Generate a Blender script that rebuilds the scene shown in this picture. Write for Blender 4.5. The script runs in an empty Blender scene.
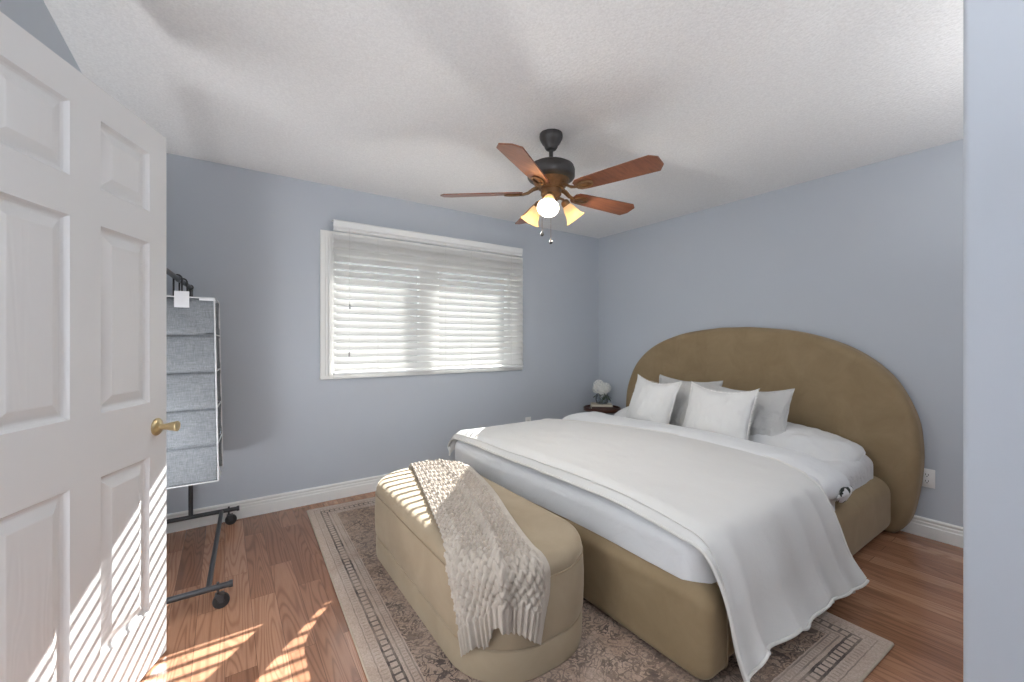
import bpy, bmesh, math, random
import numpy as np
from mathutils import Vector, Matrix, noise as mnoise

C = bpy.context.scene.collection
S = bpy.context.scene
PI = math.pi

# ------------------------------------------------------------------ camera, world, sun, exposure
cam_d = bpy.data.cameras.new('camera')
cam_d.sensor_width = 36.0
cam_d.lens = 416.0 / 1024.0 * 36.0
cam_d.clip_start = 0.02
cam = bpy.data.objects.new('camera', cam_d)
cam.location = (0.0, 0.0, 1.232)
cam.rotation_euler = (math.radians(90), 0, math.radians(-34.62))
C.objects.link(cam)
S.camera = cam

S.view_settings.view_transform = 'Standard'
S.view_settings.look = 'None'
S.view_settings.gamma = 1.0
S.view_settings.use_curve_mapping = False
S.view_settings.exposure = 0.82

w = bpy.data.worlds.new('sky')
S.world = w
w.use_nodes = True
bg = w.node_tree.nodes['Background']
bg.inputs[0].default_value = (0.86, 0.93, 1.0, 1)
bg.inputs[1].default_value = 1.2

sun_d = bpy.data.lights.new('sun', 'SUN')
sun_d.energy = 40.0
sun_d.color = (1.0, 0.975, 0.945)
sun_d.angle = math.radians(0.3)
sun = bpy.data.objects.new('sun', sun_d)
sun.rotation_euler = Vector((-0.86, -1.0, -0.772)).to_track_quat('-Z', 'Y').to_euler()
sun.location = (6, 9, 6)
C.objects.link(sun)

# added fill light at the open doorway, standing in for missing room light
hall_d = bpy.data.lights.new('hall_fill', 'AREA')
hall_d.shape = 'RECTANGLE'
hall_d.size = 0.75
hall_d.size_y = 1.9
hall_d.energy = 6.0
hall_d.spread = math.radians(130)
hall_d.color = (0.93, 0.97, 1.0)
hall = bpy.data.objects.new('hall_fill', hall_d)
hall.location = (-0.68, 1.02, 1.05)
hall.rotation_euler = (math.radians(92), 0, math.radians(-58))
C.objects.link(hall)

# added fill behind the camera, bounced off the ceiling; no lamp stands here
up_d = bpy.data.lights.new('entry_fill', 'AREA')
up_d.size = 0.36
up_d.energy = 24.5
up_d.color = (0.96, 0.98, 1.0)
upl = bpy.data.objects.new('entry_fill', up_d)
upl.location = (0.0, -0.75, 1.60)
upl.rotation_euler = (math.radians(180), 0, 0)
C.objects.link(upl)
# second added fill, aimed upward out of view behind the closet wall
up2_d = bpy.data.lights.new('closet_fill', 'AREA')
up2_d.size = 0.5
up2_d.energy = 14.0
up2_d.color = (0.97, 0.98, 1.0)
upl2 = bpy.data.objects.new('closet_fill', up2_d)
upl2.location = (2.45, -0.62, 1.60)
upl2.rotation_euler = (math.radians(180), 0, 0)
C.objects.link(upl2)

# added upward fill hidden behind the open door, brightens the left ceiling
up3_d = bpy.data.lights.new('corner_fill', 'AREA')
up3_d.size = 0.22
up3_d.energy = 6.5
up3_d.color = (0.97, 0.98, 1.0)
upl3 = bpy.data.objects.new('corner_fill', up3_d)
upl3.location = (-0.412, 2.13, 0.35)
upl3.rotation_euler = (math.radians(180 - 12), math.radians(0), 0)
C.objects.link(upl3)

# ------------------------------------------------------------------ material helpers
class NT:
    def __init__(s, name):
        s.m = bpy.data.materials.new(name)
        s.m.use_nodes = True
        s.t = s.m.node_tree
        s.b = s.t.nodes['Principled BSDF']
        s.out = s.t.nodes['Material Output']
    def n(s, typ, **kw):
        nd = s.t.nodes.new(typ)
        for k, v in kw.items():
            setattr(nd, k, v)
        return nd
    def link(s, a, b):
        s.t.links.new(a, b)
    def put(s, sock, v):
        if isinstance(v, bpy.types.NodeSocket):
            s.link(v, sock)
        else:
            sock.default_value = v
    def math(s, op, a, b=0.0, c=0.0):
        nd = s.n('ShaderNodeMath', operation=op)
        s.put(nd.inputs[0], a); s.put(nd.inputs[1], b); s.put(nd.inputs[2], c)
        return nd.outputs[0]
    def coords(s, kind='Object'):
        return s.n('ShaderNodeTexCoord').outputs[kind]
    def mapping(s, vec, scale=(1, 1, 1), rot=(0, 0, 0), loc=(0, 0, 0)):
        nd = s.n('ShaderNodeMapping')
        s.link(vec, nd.inputs[0])
        nd.inputs['Location'].default_value = loc
        nd.inputs['Rotation'].default_value = rot
        nd.inputs['Scale'].default_value = scale
        return nd.outputs[0]
    def noise(s, vec, scale=5, detail=3, rough=0.5, dist=0.0, col=False):
        nd = s.n('ShaderNodeTexNoise')
        s.link(vec, nd.inputs['Vector'])
        nd.inputs['Scale'].default_value = scale
        nd.inputs['Detail'].default_value = detail
        nd.inputs['Roughness'].default_value = rough
        nd.inputs['Distortion'].default_value = dist
        return nd.outputs['Color' if col else 'Fac']
    def ramp(s, fac, stops):
        nd = s.n('ShaderNodeValToRGB')
        s.link(fac, nd.inputs[0])
        el = nd.color_ramp.elements
        while len(el) < len(stops):
            el.new(0.5)
        for e, (p, c) in zip(el, stops):
            e.position = p
            e.color = c if len(c) == 4 else (*c, 1)
        return nd.outputs[0]
    def mix(s, fac, a, b, blend='MIX'):
        nd = s.n('ShaderNodeMix', data_type='RGBA', blend_type=blend)
        s.put(nd.inputs[0], fac)
        s.put(nd.inputs[6], (*a, 1) if isinstance(a, tuple) and len(a) == 3 else a)
        s.put(nd.inputs[7], (*b, 1) if isinstance(b, tuple) and len(b) == 3 else b)
        return nd.outputs[2]
    def bump(s, h, strength=0.3, dist=0.01):
        nd = s.n('ShaderNodeBump')
        nd.inputs['Strength'].default_value = strength
        nd.inputs['Distance'].default_value = dist
        s.link(h, nd.inputs['Height'])
        s.link(nd.outputs[0], s.b.inputs['Normal'])
    def base(s, v, rough=0.5, metal=0.0, spec=0.5):
        s.put(s.b.inputs['Base Color'], (*v, 1) if isinstance(v, tuple) and len(v) == 3 else v)
        s.put(s.b.inputs['Roughness'], rough)
        s.b.inputs['Metallic'].default_value = metal
        s.b.inputs['Specular IOR Level'].default_value = spec
        return s

def simple(name, col, rough=0.5, metal=0.0, spec=0.5, nscale=0, var=0.08, bump=0.0, bscale=200, bdist=0.002, sheen=0.0):
    t = NT(name)
    co = t.coords()
    if nscale:
        f = t.noise(co, nscale, 4, 0.6)
        lo = tuple(c * (1 - var) for c in col); hi = tuple(min(1, c * (1 + var)) for c in col)
        t.base(t.ramp(f, [(0.3, lo), (0.7, hi)]), rough, metal, spec)
    else:
        t.base(col, rough, metal, spec)
    if bump:
        t.bump(t.noise(co, bscale, 3, 0.6), bump, bdist)
    if sheen:
        t.b.inputs['Sheen Weight'].default_value = sheen
        t.b.inputs['Sheen Roughness'].default_value = 0.4
    return t.m

# ------------------------------------------------------------------ materials
M = {}
M['wall'] = simple('wall_paint_blue_grey', (0.505, 0.54, 0.59), 0.75, spec=0.25, nscale=1.2, var=0.015, bump=0.12, bscale=160, bdist=0.001)
M['white_paint'] = simple('white_trim_paint', (0.80, 0.80, 0.78), 0.42, spec=0.4, nscale=3, var=0.02)
M['vinyl'] = simple('white_vinyl', (0.82, 0.83, 0.83), 0.4, spec=0.4, nscale=6, var=0.015)

def ceiling_mat():
    t = NT('popcorn_ceiling')
    co = t.coords()
    a = t.noise(co, 75, 2, 0.6)
    v = t.n('ShaderNodeTexVoronoi'); v.inputs['Scale'].default_value = 62; t.link(co, v.inputs['Vector'])
    hgt = t.math('SUBTRACT', a, t.math('MULTIPLY', v.outputs['Distance'], 0.5))
    t.base(t.ramp(t.noise(co, 110, 2, 0.7), [(0.35, (0.80, 0.80, 0.80)), (0.65, (0.88, 0.88, 0.88))]), 0.95, spec=0.1)
    t.bump(hgt, 0.35, 0.008)
    return t.m
M['ceiling'] = ceiling_mat()

def floor_mat():
    t = NT('laminate_wood_floor')
    co = t.coords()
    mp = t.mapping(co, rot=(0, 0, math.radians(90)))
    br = t.n('ShaderNodeTexBrick')
    t.link(mp, br.inputs['Vector'])
    br.offset = 0.37
    br.inputs['Color1'].default_value = (0, 0, 0, 1)
    br.inputs['Color2'].default_value = (1, 1, 1, 1)
    br.inputs['Mortar'].default_value = (0.5, 0.5, 0.5, 1)
    br.inputs['Scale'].default_value = 1.0
    br.inputs['Mortar Size'].default_value = 0.0009
    br.inputs['Mortar Smooth'].default_value = 0.2
    br.inputs['Brick Width'].default_value = 0.78
    br.inputs['Row Height'].default_value = 0.102
    rnd = br.outputs['Color']
    sx = t.n('ShaderNodeSeparateXYZ'); t.link(co, sx.inputs[0])
    cb = t.n('ShaderNodeCombineXYZ')
    off = t.math('MULTIPLY', rnd, 23.0)
    t.put(cb.inputs[0], t.math('ADD', t.math('MULTIPLY', sx.outputs[0], 13.0), off))
    t.put(cb.inputs[1], t.math('ADD', t.math('MULTIPLY', sx.outputs[1], 0.85), off))
    t.put(cb.inputs[2], off)
    field = t.noise(cb.outputs[0], 0.85, 1.0, 0.4, 0.35)
    rings = t.math('SINE', t.math('MULTIPLY', field, 120.0))
    rings = t.math('MULTIPLY_ADD', rings, 0.5, 0.5)
    cb2 = t.n('ShaderNodeCombineXYZ')
    t.put(cb2.inputs[0], t.math('MULTIPLY', sx.outputs[0], 260.0))
    t.put(cb2.inputs[1], t.math('MULTIPLY', sx.outputs[1], 9.0))
    t.put(cb2.inputs[2], off)
    fine = t.noise(cb2.outputs[0], 1.0, 3, 0.6)
    base = t.mix(rnd, (0.28, 0.130, 0.073), (0.50, 0.262, 0.158))
    dark = t.mix(1.0, base, (0.52, 0.47, 0.44), 'MULTIPLY')
    c = t.mix(t.math('MULTIPLY', t.math('POWER', rings, 2.6), 0.65), base, dark)
    c = t.mix(t.math('MULTIPLY', t.math('SUBTRACT', fine, 0.35), 0.7), c, dark)
    c = t.mix(t.math('MULTIPLY', br.outputs['Fac'], 0.75), c, (0.05, 0.024, 0.015))
    t.base(c, t.math('MULTIPLY_ADD', fine, 0.10, 0.10), spec=0.6)
    t.bump(t.math('SUBTRACT', t.math('MULTIPLY', fine, 0.12), br.outputs['Fac']), 0.12, 0.002)
    return t.m
M['floor'] = floor_mat()

def velvet(name, a, b):
    t = NT(name)
    co = t.coords()
    f = t.noise(co, 5.5, 4, 0.6, 0.5)
    g = t.noise(co, 420, 2, 0.5)
    c = t.ramp(f, [(0.30, a), (0.70, b)])
    t.base(c, 0.8, spec=0.2)
    t.b.inputs['Sheen Weight'].default_value = 0.35
    t.b.inputs['Sheen Roughness'].default_value = 0.35
    t.put(t.b.inputs['Sheen Tint'], (1.0, 0.9, 0.75, 1))
    t.bump(g, 0.15, 0.001)
    return t.m
M['velvet'] = velvet('camel_velvet', (0.255, 0.185, 0.105), (0.315, 0.232, 0.138))
M['bench'] = velvet('camel_bench_velvet', (0.325, 0.258, 0.178), (0.380, 0.306, 0.214))
M['piping'] = simple('camel_piping', (0.30, 0.225, 0.14), 0.7, sheen=0.2, nscale=40)

def linen(name, col, wr=0.35, wscale=5.0, fine=0.2, rough=0.85, dist=0.02):
    t = NT(name)
    co = t.coords()
    f = t.noise(co, 3.0, 3, 0.5)
    t.base(t.ramp(f, [(0.3, tuple(c * 0.97 for c in col)), (0.7, col)]), rough, spec=0.2)
    big = t.noise(co, wscale, 5, 0.55, 0.9)
    th = t.noise(co, 550, 2, 0.5)
    hgt = t.math('MULTIPLY_ADD', th, 0.03 * fine / 0.2, big)
    t.bump(hgt, wr, dist)
    t.b.inputs['Sheen Weight'].default_value = 0.15
    return t.m
M['duvet'] = linen('white_duvet_cotton', (0.720, 0.725, 0.733), 0.45, 7.0)
M['sheet'] = linen('white_sheet_cotton', (0.702, 0.702, 0.707), 0.7, 13.0)
M['pillow'] = linen('white_pillow_cotton', (0.720, 0.720, 0.720), 0.5, 9.0)
M['cushion'] = linen('white_cushion_linen', (0.738, 0.733, 0.720), 0.35, 10.0, 0.4)
M['sham'] = linen('pale_grey_sham_linen', (0.53, 0.525, 0.515), 0.7, 16.0, 0.4)
M['blanket'] = linen('cream_plush_blanket', (0.661, 0.652, 0.634), 0.25, 6.0, 0.5, 0.95)
M['blanket_hem'] = linen('cream_blanket_hem', (0.675, 0.661, 0.630), 0.25, 30.0, 0.5, 0.95)
M['fringe'] = simple('white_frayed_cotton', (0.85, 0.84, 0.82), 0.9, spec=0.1, nscale=60)

def knit_mat():
    t = NT('oatmeal_knit_yarn')
    co = t.coords()
    f = t.noise(co, 9, 3, 0.6)
    t.base(t.ramp(f, [(0.3, (0.43, 0.375, 0.32)), (0.7, (0.52, 0.46, 0.395))]), 0.95, spec=0.1)
    wv = t.noise(co, 330, 3, 0.7)
    t.bump(wv, 0.5, 0.004)
    t.b.inputs['Sheen Weight'].default_value = 0.2
    return t.m
M['knit'] = knit_mat()

def leafprint():
    t = NT('white_cotton_black_leaf_print')
    co = t.coords()
    f = t.noise(co, 17, 1, 0.4, 1.2)
    t.base(t.ramp(f, [(0.55, (0.72, 0.72, 0.72)), (0.57, (0.03, 0.035, 0.03))]), 0.85, spec=0.2)
    return t.m
M['print'] = leafprint()

def rug_mat():
    t = NT('distressed_oriental_rug')
    co = t.coords()
    sx = t.n('ShaderNodeSeparateXYZ'); t.link(co, sx.inputs[0])
    x, y = sx.outputs[0], sx.outputs[1]
    ax, ay = t.math('ABSOLUTE', x), t.math('ABSOLUTE', y)
    ex, ey = t.math('SUBTRACT', 0.915, ax), t.math('SUBTRACT', 1.37, ay)
    e = t.math('MINIMUM', ex, ey)
    onx = t.math('LESS_THAN', ex, ey)
    along = t.math('ADD', t.math('MULTIPLY', onx, y), t.math('MULTIPLY', t.math('SUBTRACT', 1.0, onx), x))
    wob = t.noise(co, 30, 2, 0.5)
    e = t.math('ADD', e, t.math('MULTIPLY_ADD', wob, 0.006, -0.003))
    def line(c, wdt):
        return t.math('LESS_THAN', t.math('ABSOLUTE', t.math('SUBTRACT', e, c)), wdt)
    def band(a, b):
        return t.math('MULTIPLY', t.math('GREATER_THAN', e, a), t.math('LESS_THAN', e, b))
    def mx(*a):
        r = a[0]
        for q in a[1:]:
            r = t.math('MAXIMUM', r, q)
        return r
    def rungs(per, duty):
        fr = t.math('FRACT', t.math('MULTIPLY', t.math('ADD', along, t.math('MULTIPLY', wob, 0.01)), 1.0 / per))
        return t.math('LESS_THAN', fr, duty)
    chain = mx(line(0.078, 0.0045), line(0.114, 0.0045), t.math('MULTIPLY', band(0.078, 0.114), rungs(0.034, 0.28)))
    chain2 = mx(line(0.385, 0.005), line(0.42, 0.005), t.math('MULTIPLY', band(0.385, 0.42), rungs(0.042, 0.3)))
    thin = mx(line(0.038, 0.002), line(0.134, 0.003), line(0.162, 0.003), line(0.365, 0.003))
    dots = mx(t.math('MULTIPLY', band(0.046, 0.066), rungs(0.022, 0.3)), t.math('MULTIPLY', band(0.140, 0.156), rungs(0.018, 0.35)))
    # floral scrolls in the main border and the field
    n1 = t.noise(co, 17, 1.5, 0.5, 2.2)
    scr = t.math('LESS_THAN', t.math('ABSOLUTE', t.math('SUBTRACT', n1, 0.5)), 0.045)
    n2 = t.noise(co, 44, 2, 0.5, 1.0)
    scr = t.math('MAXIMUM', scr, t.math('MULTIPLY', t.math('GREATER_THAN', n2, 0.6), 0.9))
    v = t.n('ShaderNodeTexVoronoi', feature='DISTANCE_TO_EDGE'); v.inputs['Scale'].default_value = 11
    t.link(co, v.inputs['Vector'])
    cell = t.math('MULTIPLY', t.math('LESS_THAN', v.outputs['Distance'], 0.05), 0.0)
    inner = t.math('GREATER_THAN', e, 0.17)
    orn = t.math('MULTIPLY', mx(scr, t.math('MULTIPLY', cell, 0.8)), inner)
    pat = mx(chain, t.math('MULTIPLY', chain2, 0.8), t.math('MULTIPLY', thin, 0.6), t.math('MULTIPLY', dots, 0.4), t.math('MULTIPLY', orn, 0.9))
    # wear: patches where the pattern has faded
    wear = t.ramp(t.noise(co, 5, 5, 0.65, 0.6), [(0.36, (0.25, 0.25, 0.25)), (0.62, (1, 1, 1))])
    grain = t.noise(co, 160, 3, 0.7)
    pat = t.math('MULTIPLY', t.math('MULTIPLY', pat, wear), t.math('MULTIPLY_ADD', grain, 0.9, 0.45))
    patch = t.noise(co, 3.2, 5, 0.65, 0.8)
    ivory = t.ramp(patch, [(0.25, (0.60, 0.50, 0.43)), (0.55, (0.52, 0.405, 0.33)), (0.8, (0.40, 0.285, 0.22))])
    field = t.ramp(t.noise(co, 22, 5, 0.75, 0.6), [(0.30, (0.10, 0.064, 0.050)), (0.5, (0.33, 0.22, 0.16)), (0.72, (0.58, 0.43, 0.325))])
    c = t.mix(t.math('MULTIPLY', t.math('GREATER_THAN', e, 0.17), t.math('MULTIPLY_ADD', t.noise(co, 2.2, 3, 0.6), 1.5, -0.10)), ivory, field)
    c = t.mix(t.math('MINIMUM', pat, 1.0), c, (0.060, 0.047, 0.045))
    sp = t.ramp(grain, [(0.3, (0.72, 0.72, 0.72)), (0.7, (1.1, 1.1, 1.1))])
    c = t.mix(1.0, c, sp, 'MULTIPLY')
    t.base(c, 0.95, spec=0.1)
    t.b.inputs['Sheen Weight'].default_value = 0.1
    t.bump(grain, 0.6, 0.006)
    return t.m
M['rug'] = rug_mat()
M['rug_edge'] = simple('beige_rug_binding', (0.48, 0.40, 0.32), 0.95, spec=0.1, nscale=50, bump=0.4)

def door_mat():
    t = NT('white_door_paint')
    t.base((0.69, 0.69, 0.695), 0.38, spec=0.4)
    return t.m
M['door'] = door_mat()
def door_field_mat():
    t = NT('white_door_embossed_woodgrain')
    co = t.coords()
    sx = t.n('ShaderNodeSeparateXYZ'); t.link(co, sx.inputs[0])
    cb = t.n('ShaderNodeCombineXYZ')
    t.put(cb.inputs[0], t.math('MULTIPLY', t.math('ADD', sx.outputs[0], sx.outputs[1]), 9.0))
    t.put(cb.inputs[2], t.math('MULTIPLY', sx.outputs[2], 1.4))
    f = t.noise(cb.outputs[0], 1.0, 1, 0.4, 0.4)
    r = t.math('SINE', t.math('MULTIPLY', f, 75.0))
    t.base((0.69, 0.69, 0.695), 0.42, spec=0.4)
    t.bump(r, 0.09, 0.002)
    return t.m
M['door_field'] = door_field_mat()
M['brass'] = simple('satin_brass', (0.72, 0.58, 0.34), 0.28, 1.0, nscale=30, var=0.1)
M['black_metal'] = simple('black_powder_coated_steel', (0.035, 0.036, 0.04), 0.35, spec=0.6, nscale=25, var=0.2)
M['rubber'] = simple('black_rubber', (0.018, 0.018, 0.019), 0.55, nscale=30, var=0.2)
M['chrome'] = simple('worn_chrome', (0.65, 0.66, 0.68), 0.25, 1.0, nscale=30)

def felt():
    t = NT('grey_heathered_fabric')
    co = t.coords()
    mp = t.mapping(co, scale=(30, 30, 420))
    mp2 = t.mapping(co, scale=(420, 420, 30))
    a = t.noise(mp, 1, 2, 0.6); b = t.noise(mp2, 1, 2, 0.6)
    k = t.math('MULTIPLY', t.math('ADD', a, b), 0.5)
    t.base(t.ramp(k, [(0.35, (0.17, 0.185, 0.20)), (0.65, (0.33, 0.35, 0.37))]), 0.95, spec=0.1)
    t.bump(k, 0.3, 0.002)
    return t.m
M['felt'] = felt()
M['piping_white'] = simple('white_fabric_binding', (0.74, 0.75, 0.76), 0.8, nscale=50)
M['tag'] = simple('white_paper_tag', (0.82, 0.83, 0.85), 0.7, nscale=20, var=0.02)

def slat_mat():
    t = NT('white_blind_slat')
    co = t.coords()
    f = t.noise(co, 4, 2, 0.5)
    t.base(t.ramp(f, [(0.3, (0.80, 0.80, 0.79)), (0.7, (0.84, 0.84, 0.83))]), 0.4, spec=0.4)
    tr = t.n('ShaderNodeBsdfTranslucent')
    tr.inputs['Color'].default_value = (0.93, 0.92, 0.88, 1)
    mx = t.n('ShaderNodeMixShader')
    mx.inputs[0].default_value = 0.17
    t.link(t.b.outputs[0], mx.inputs[1]); t.link(tr.outputs[0], mx.inputs[2])
    t.link(mx.outputs[0], t.out.inputs['Surface'])
    return t.m
M['slat'] = slat_mat()
M['cord'] = simple('white_cord', (0.68, 0.68, 0.66), 0.8, nscale=60)
M['cord_grey'] = simple('grey_tassel', (0.25, 0.25, 0.25), 0.6, nscale=60)

def glass_mat(name, tint=(1, 1, 1), gl=0.08):
    t = NT(name)
    tp = t.n('ShaderNodeBsdfTransparent'); tp.inputs[0].default_value = (*tint, 1)
    gs = t.n('ShaderNodeBsdfGlossy'); gs.inputs['Roughness'].default_value = 0.03
    fr = t.n('ShaderNodeLayerWeight'); fr.inputs[0].default_value = 0.25
    mx = t.n('ShaderNodeMixShader')
    t.link(t.math('MULTIPLY_ADD', fr.outputs['Fresnel'], 0.6, gl), mx.inputs[0])
    t.link(tp.outputs[0], mx.inputs[1]); t.link(gs.outputs[0], mx.inputs[2])
    t.link(mx.outputs[0], t.out.inputs['Surface'])
    return t.m
M['pane'] = glass_mat('window_glass', (0.97, 0.98, 0.98), 0.02)
M['vase'] = glass_mat('clear_vase_glass', (0.88, 0.91, 0.92), 0.10)

def wood(name, a, b, rough=0.35, axis=0, sc=1.0):
    t = NT(name)
    co = t.coords()
    scl = [60 * sc, 60 * sc, 60 * sc]; scl[axis] = 5 * sc
    f = t.noise(t.mapping(co, scale=tuple(scl)), 1, 3, 0.6, 0.6)
    t.base(t.ramp(f, [(0.3, a), (0.7, b)]), rough, spec=0.5)
    return t.m
M['blade'] = wood('cherry_fan_blade', (0.15, 0.052, 0.025), (0.25, 0.092, 0.045), 0.30, 0)
M['bronze'] = simple('oil_rubbed_bronze', (0.040, 0.035, 0.034), 0.42, spec=0.6, nscale=20, var=0.2)
M['bronze_gold'] = simple('antique_bronze', (0.23, 0.13, 0.065), 0.4, 0.7, nscale=30, var=0.25)
M['table'] = wood('dark_mahogany', (0.045, 0.018, 0.012), (0.10, 0.042, 0.028), 0.3, 0)

def shade_mat():
    t = NT('alabaster_lamp_glass')
    co = t.coords()
    f = t.noise(co, 14, 3, 0.6)
    c = t.ramp(f, [(0.3, (0.80, 0.70, 0.52)), (0.7, (0.92, 0.85, 0.70))])
    t.base(c, 0.35, spec=0.5)
    t.put(t.b.inputs['Emission Color'], (1.0, 0.80, 0.48, 1))
    t.b.inputs['Emission Strength'].default_value = 0.12
    tr = t.n('ShaderNodeBsdfTranslucent'); tr.inputs['Color'].default_value = (0.86, 0.66, 0.36, 1)
    mx = t.n('ShaderNodeMixShader'); mx.inputs[0].default_value = 0.4
    t.link(t.b.outputs[0], mx.inputs[1]); t.link(tr.outputs[0], mx.inputs[2])
    t.link(mx.outputs[0], t.out.inputs['Surface'])
    return t.m
M['shade'] = shade_mat()
def bulb_mat():
    t = NT('lit_bulb')
    t.base((1, 0.95, 0.85), 0.4)
    t.put(t.b.inputs['Emission Color'], (1.0, 0.90, 0.70, 1))
    t.b.inputs['Emission Strength'].default_value = 1.2
    return t.m
M['bulb'] = bulb_mat()

M['petal'] = simple('white_petal', (0.86, 0.86, 0.82), 0.7, spec=0.2, nscale=40, var=0.05)
M['leaf'] = simple('dark_green_leaf', (0.035, 0.055, 0.035), 0.45, nscale=30, var=0.3)
M['stem'] = simple('green_stem', (0.08, 0.13, 0.05), 0.6, nscale=30)
M['book_cream'] = simple('cream_book_cover', (0.62, 0.57, 0.47), 0.6, nscale=20, var=0.06)
M['book_brown'] = simple('dark_brown_book_cover', (0.075, 0.045, 0.038), 0.5, nscale=20, var=0.1)
M['pages'] = simple('paper_pages', (0.72, 0.66, 0.54), 0.9, nscale=120, var=0.1)
M['plate'] = simple('white_outlet_plastic', (0.80, 0.80, 0.79), 0.35, nscale=20, var=0.01)
M['slot'] = simple('dark_outlet_slot', (0.03, 0.03, 0.03), 0.6, nscale=20)
M['ground'] = simple('dry_lawn_ground', (0.14, 0.15, 0.12), 0.9, nscale=8, var=0.2, bump=0.3, bscale=40)
M['sky_screen'] = simple('sky_screen_grey', (0.30, 0.295, 0.285), 0.9, nscale=8, var=0.06)  # for the added sky-blocking wall, kept dark to dim the slat gaps

# ------------------------------------------------------------------ object helpers
def link_mesh(name, verts, faces, mat, parent=None, smooth=True, loc=None):
    """verts are world coordinates; loc moves the origin there"""
    me = bpy.data.meshes.new(name)
    V = np.asarray(verts, float)
    if loc is not None:
        V = V - np.asarray(loc, float)
    me.from_pydata([tuple(v) for v in V], [], [tuple(f) for f in faces])
    me.update()
    if smooth:
        me.polygons.foreach_set('use_smooth', [True] * len(me.polygons))
    me.materials.append(mat)
    o = bpy.data.objects.new(name, me)
    C.objects.link(o)
    if loc is not None:
        o.location = loc
    if parent is not None:
        o.parent = parent
        o.matrix_parent_inverse = mw(parent).inverted()
    return o

def mw(o):
    m = Matrix.LocRotScale(o.location, o.rotation_euler, o.scale)
    if o.parent is not None:
        m = mw(o.parent) @ o.matrix_parent_inverse @ m
    return m

def thing(name, label, cat, loc=(0, 0, 0), group=None):
    o = bpy.data.objects.new(name, None)
    o.location = loc
    C.objects.link(o)
    o.empty_display_size = 0.1
    return tag(o, label, cat, group)

def tag(o, label, cat, group=None):
    o['label'] = label
    o['category'] = cat
    if group:
        o['group'] = group
    return o

def struct(o):
    o['kind'] = 'structure'
    return o

def sharp(o, ang=35):
    me = o.data
    bm = bmesh.new(); bm.from_mesh(me)
    bmesh.ops.recalc_face_normals(bm, faces=bm.faces)
    for e in bm.edges:
        if len(e.link_faces) == 2 and e.calc_face_angle(0) > math.radians(ang):
            e.smooth = False
    bm.to_mesh(me); bm.free()
    return o

class MB:
    def __init__(s):
        s.v = []; s.f = []
    def add(s, v, f):
        k = len(s.v)
        s.v += [tuple(p) for p in v]
        s.f += [tuple(i + k for i in q) for q in f]
        return s
    def box(s, a, b, bevel=0.0, mat=None, seg=2):
        bm = bmesh.new()
        bmesh.ops.create_cube(bm, size=1)
        a = Vector(a); b = Vector(b)
        for v in bm.verts:
            v.co = Vector(((a[i] + b[i]) / 2 + v.co[i] * (b[i] - a[i]) for i in range(3)))
        if bevel:
            bmesh.ops.bevel(bm, geom=bm.edges[:], offset=bevel, segments=seg, affect='EDGES', profile=0.5)
        if mat is not None:
            bmesh.ops.transform(bm, matrix=mat, verts=bm.verts)
        bm.verts.index_update()
        s.add([v.co[:] for v in bm.verts], [[v.index for v in f.verts] for f in bm.faces])
        bm.free()
        return s
    def tube(s, pts, r, n=10, closed=False, caps=True):
        pts = [Vector(p) for p in pts]
        N = len(pts)
        rr = r if isinstance(r, (list, tuple)) else [r] * N
        ring0 = len(s.v)
        up = None
        for i, p in enumerate(pts):
            if closed:
                d = pts[(i + 1) % N] - pts[i - 1]
            else:
                d = pts[min(i + 1, N - 1)] - pts[max(i - 1, 0)]
            d.normalize()
            if up is None:
                up = Vector((0, 0, 1)) if abs(d.z) < 0.9 else Vector((1, 0, 0))
            a = d.cross(up)
            if a.length < 1e-6:
                a = d.orthogonal()
            a.normalize()
            b = a.cross(d); b.normalize()
            up = b
            for k in range(n):
                t = 2 * PI * k / n
                s.v.append(tuple(p + a * (rr[i] * math.cos(t)) + b * (rr[i] * math.sin(t))))
        M_ = N if closed else N - 1
        for i in range(M_):
            j = (i + 1) % N
            for k in range(n):
                k2 = (k + 1) % n
                s.f.append((ring0 + i * n + k, ring0 + i * n + k2, ring0 + j * n + k2, ring0 + j * n + k))
        if not closed and caps:
            s.f.append(tuple(ring0 + k for k in range(n))[::-1])
            s.f.append(tuple(ring0 + (N - 1) * n + k for k in range(n)))
        return s
    def lathe(s, prof, mat=None, n=32, cap=True):
        """prof: (r,z) list; revolved about z"""
        k0 = len(s.v)
        mat = mat or Matrix.Identity(4)
        for r, z in prof:
            for k in range(n):
                t = 2 * PI * k / n
                s.v.append(tuple(mat @ Vector((r * math.cos(t), r * math.sin(t), z))))
        for i in range(len(prof) - 1):
            for k in range(n):
                k2 = (k + 1) % n
                s.f.append((k0 + i * n + k, k0 + i * n + k2, k0 + (i + 1) * n + k2, k0 + (i + 1) * n + k))
        if cap:
            s.f.append(tuple(k0 + k for k in range(n))[::-1])
            s.f.append(tuple(k0 + (len(prof) - 1) * n + k for k in range(n)))
        return s
    def prism(s, poly, axis, a, b):
        """extrude a 2-D polygon along an axis from a to b"""
        n = len(poly)
        def P(u, v, t):
            return {0: (t, u, v), 1: (u, t, v), 2: (u, v, t)}[axis]
        vs = [P(u, v, a) for u, v in poly] + [P(u, v, b) for u, v in poly]
        fs = [tuple(range(n))[::-1], tuple(range(n, 2 * n))]
        for i in range(n):
            j = (i + 1) % n
            fs.append((i, j, n + j, n + i))
        return s.add(vs, fs)
    def build(s, name, mat, parent=None, smooth=True, loc=None, ang=35):
        o = link_mesh(name, s.v, s.f, mat, parent, smooth, loc)
        sharp(o, ang)
        return o

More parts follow.
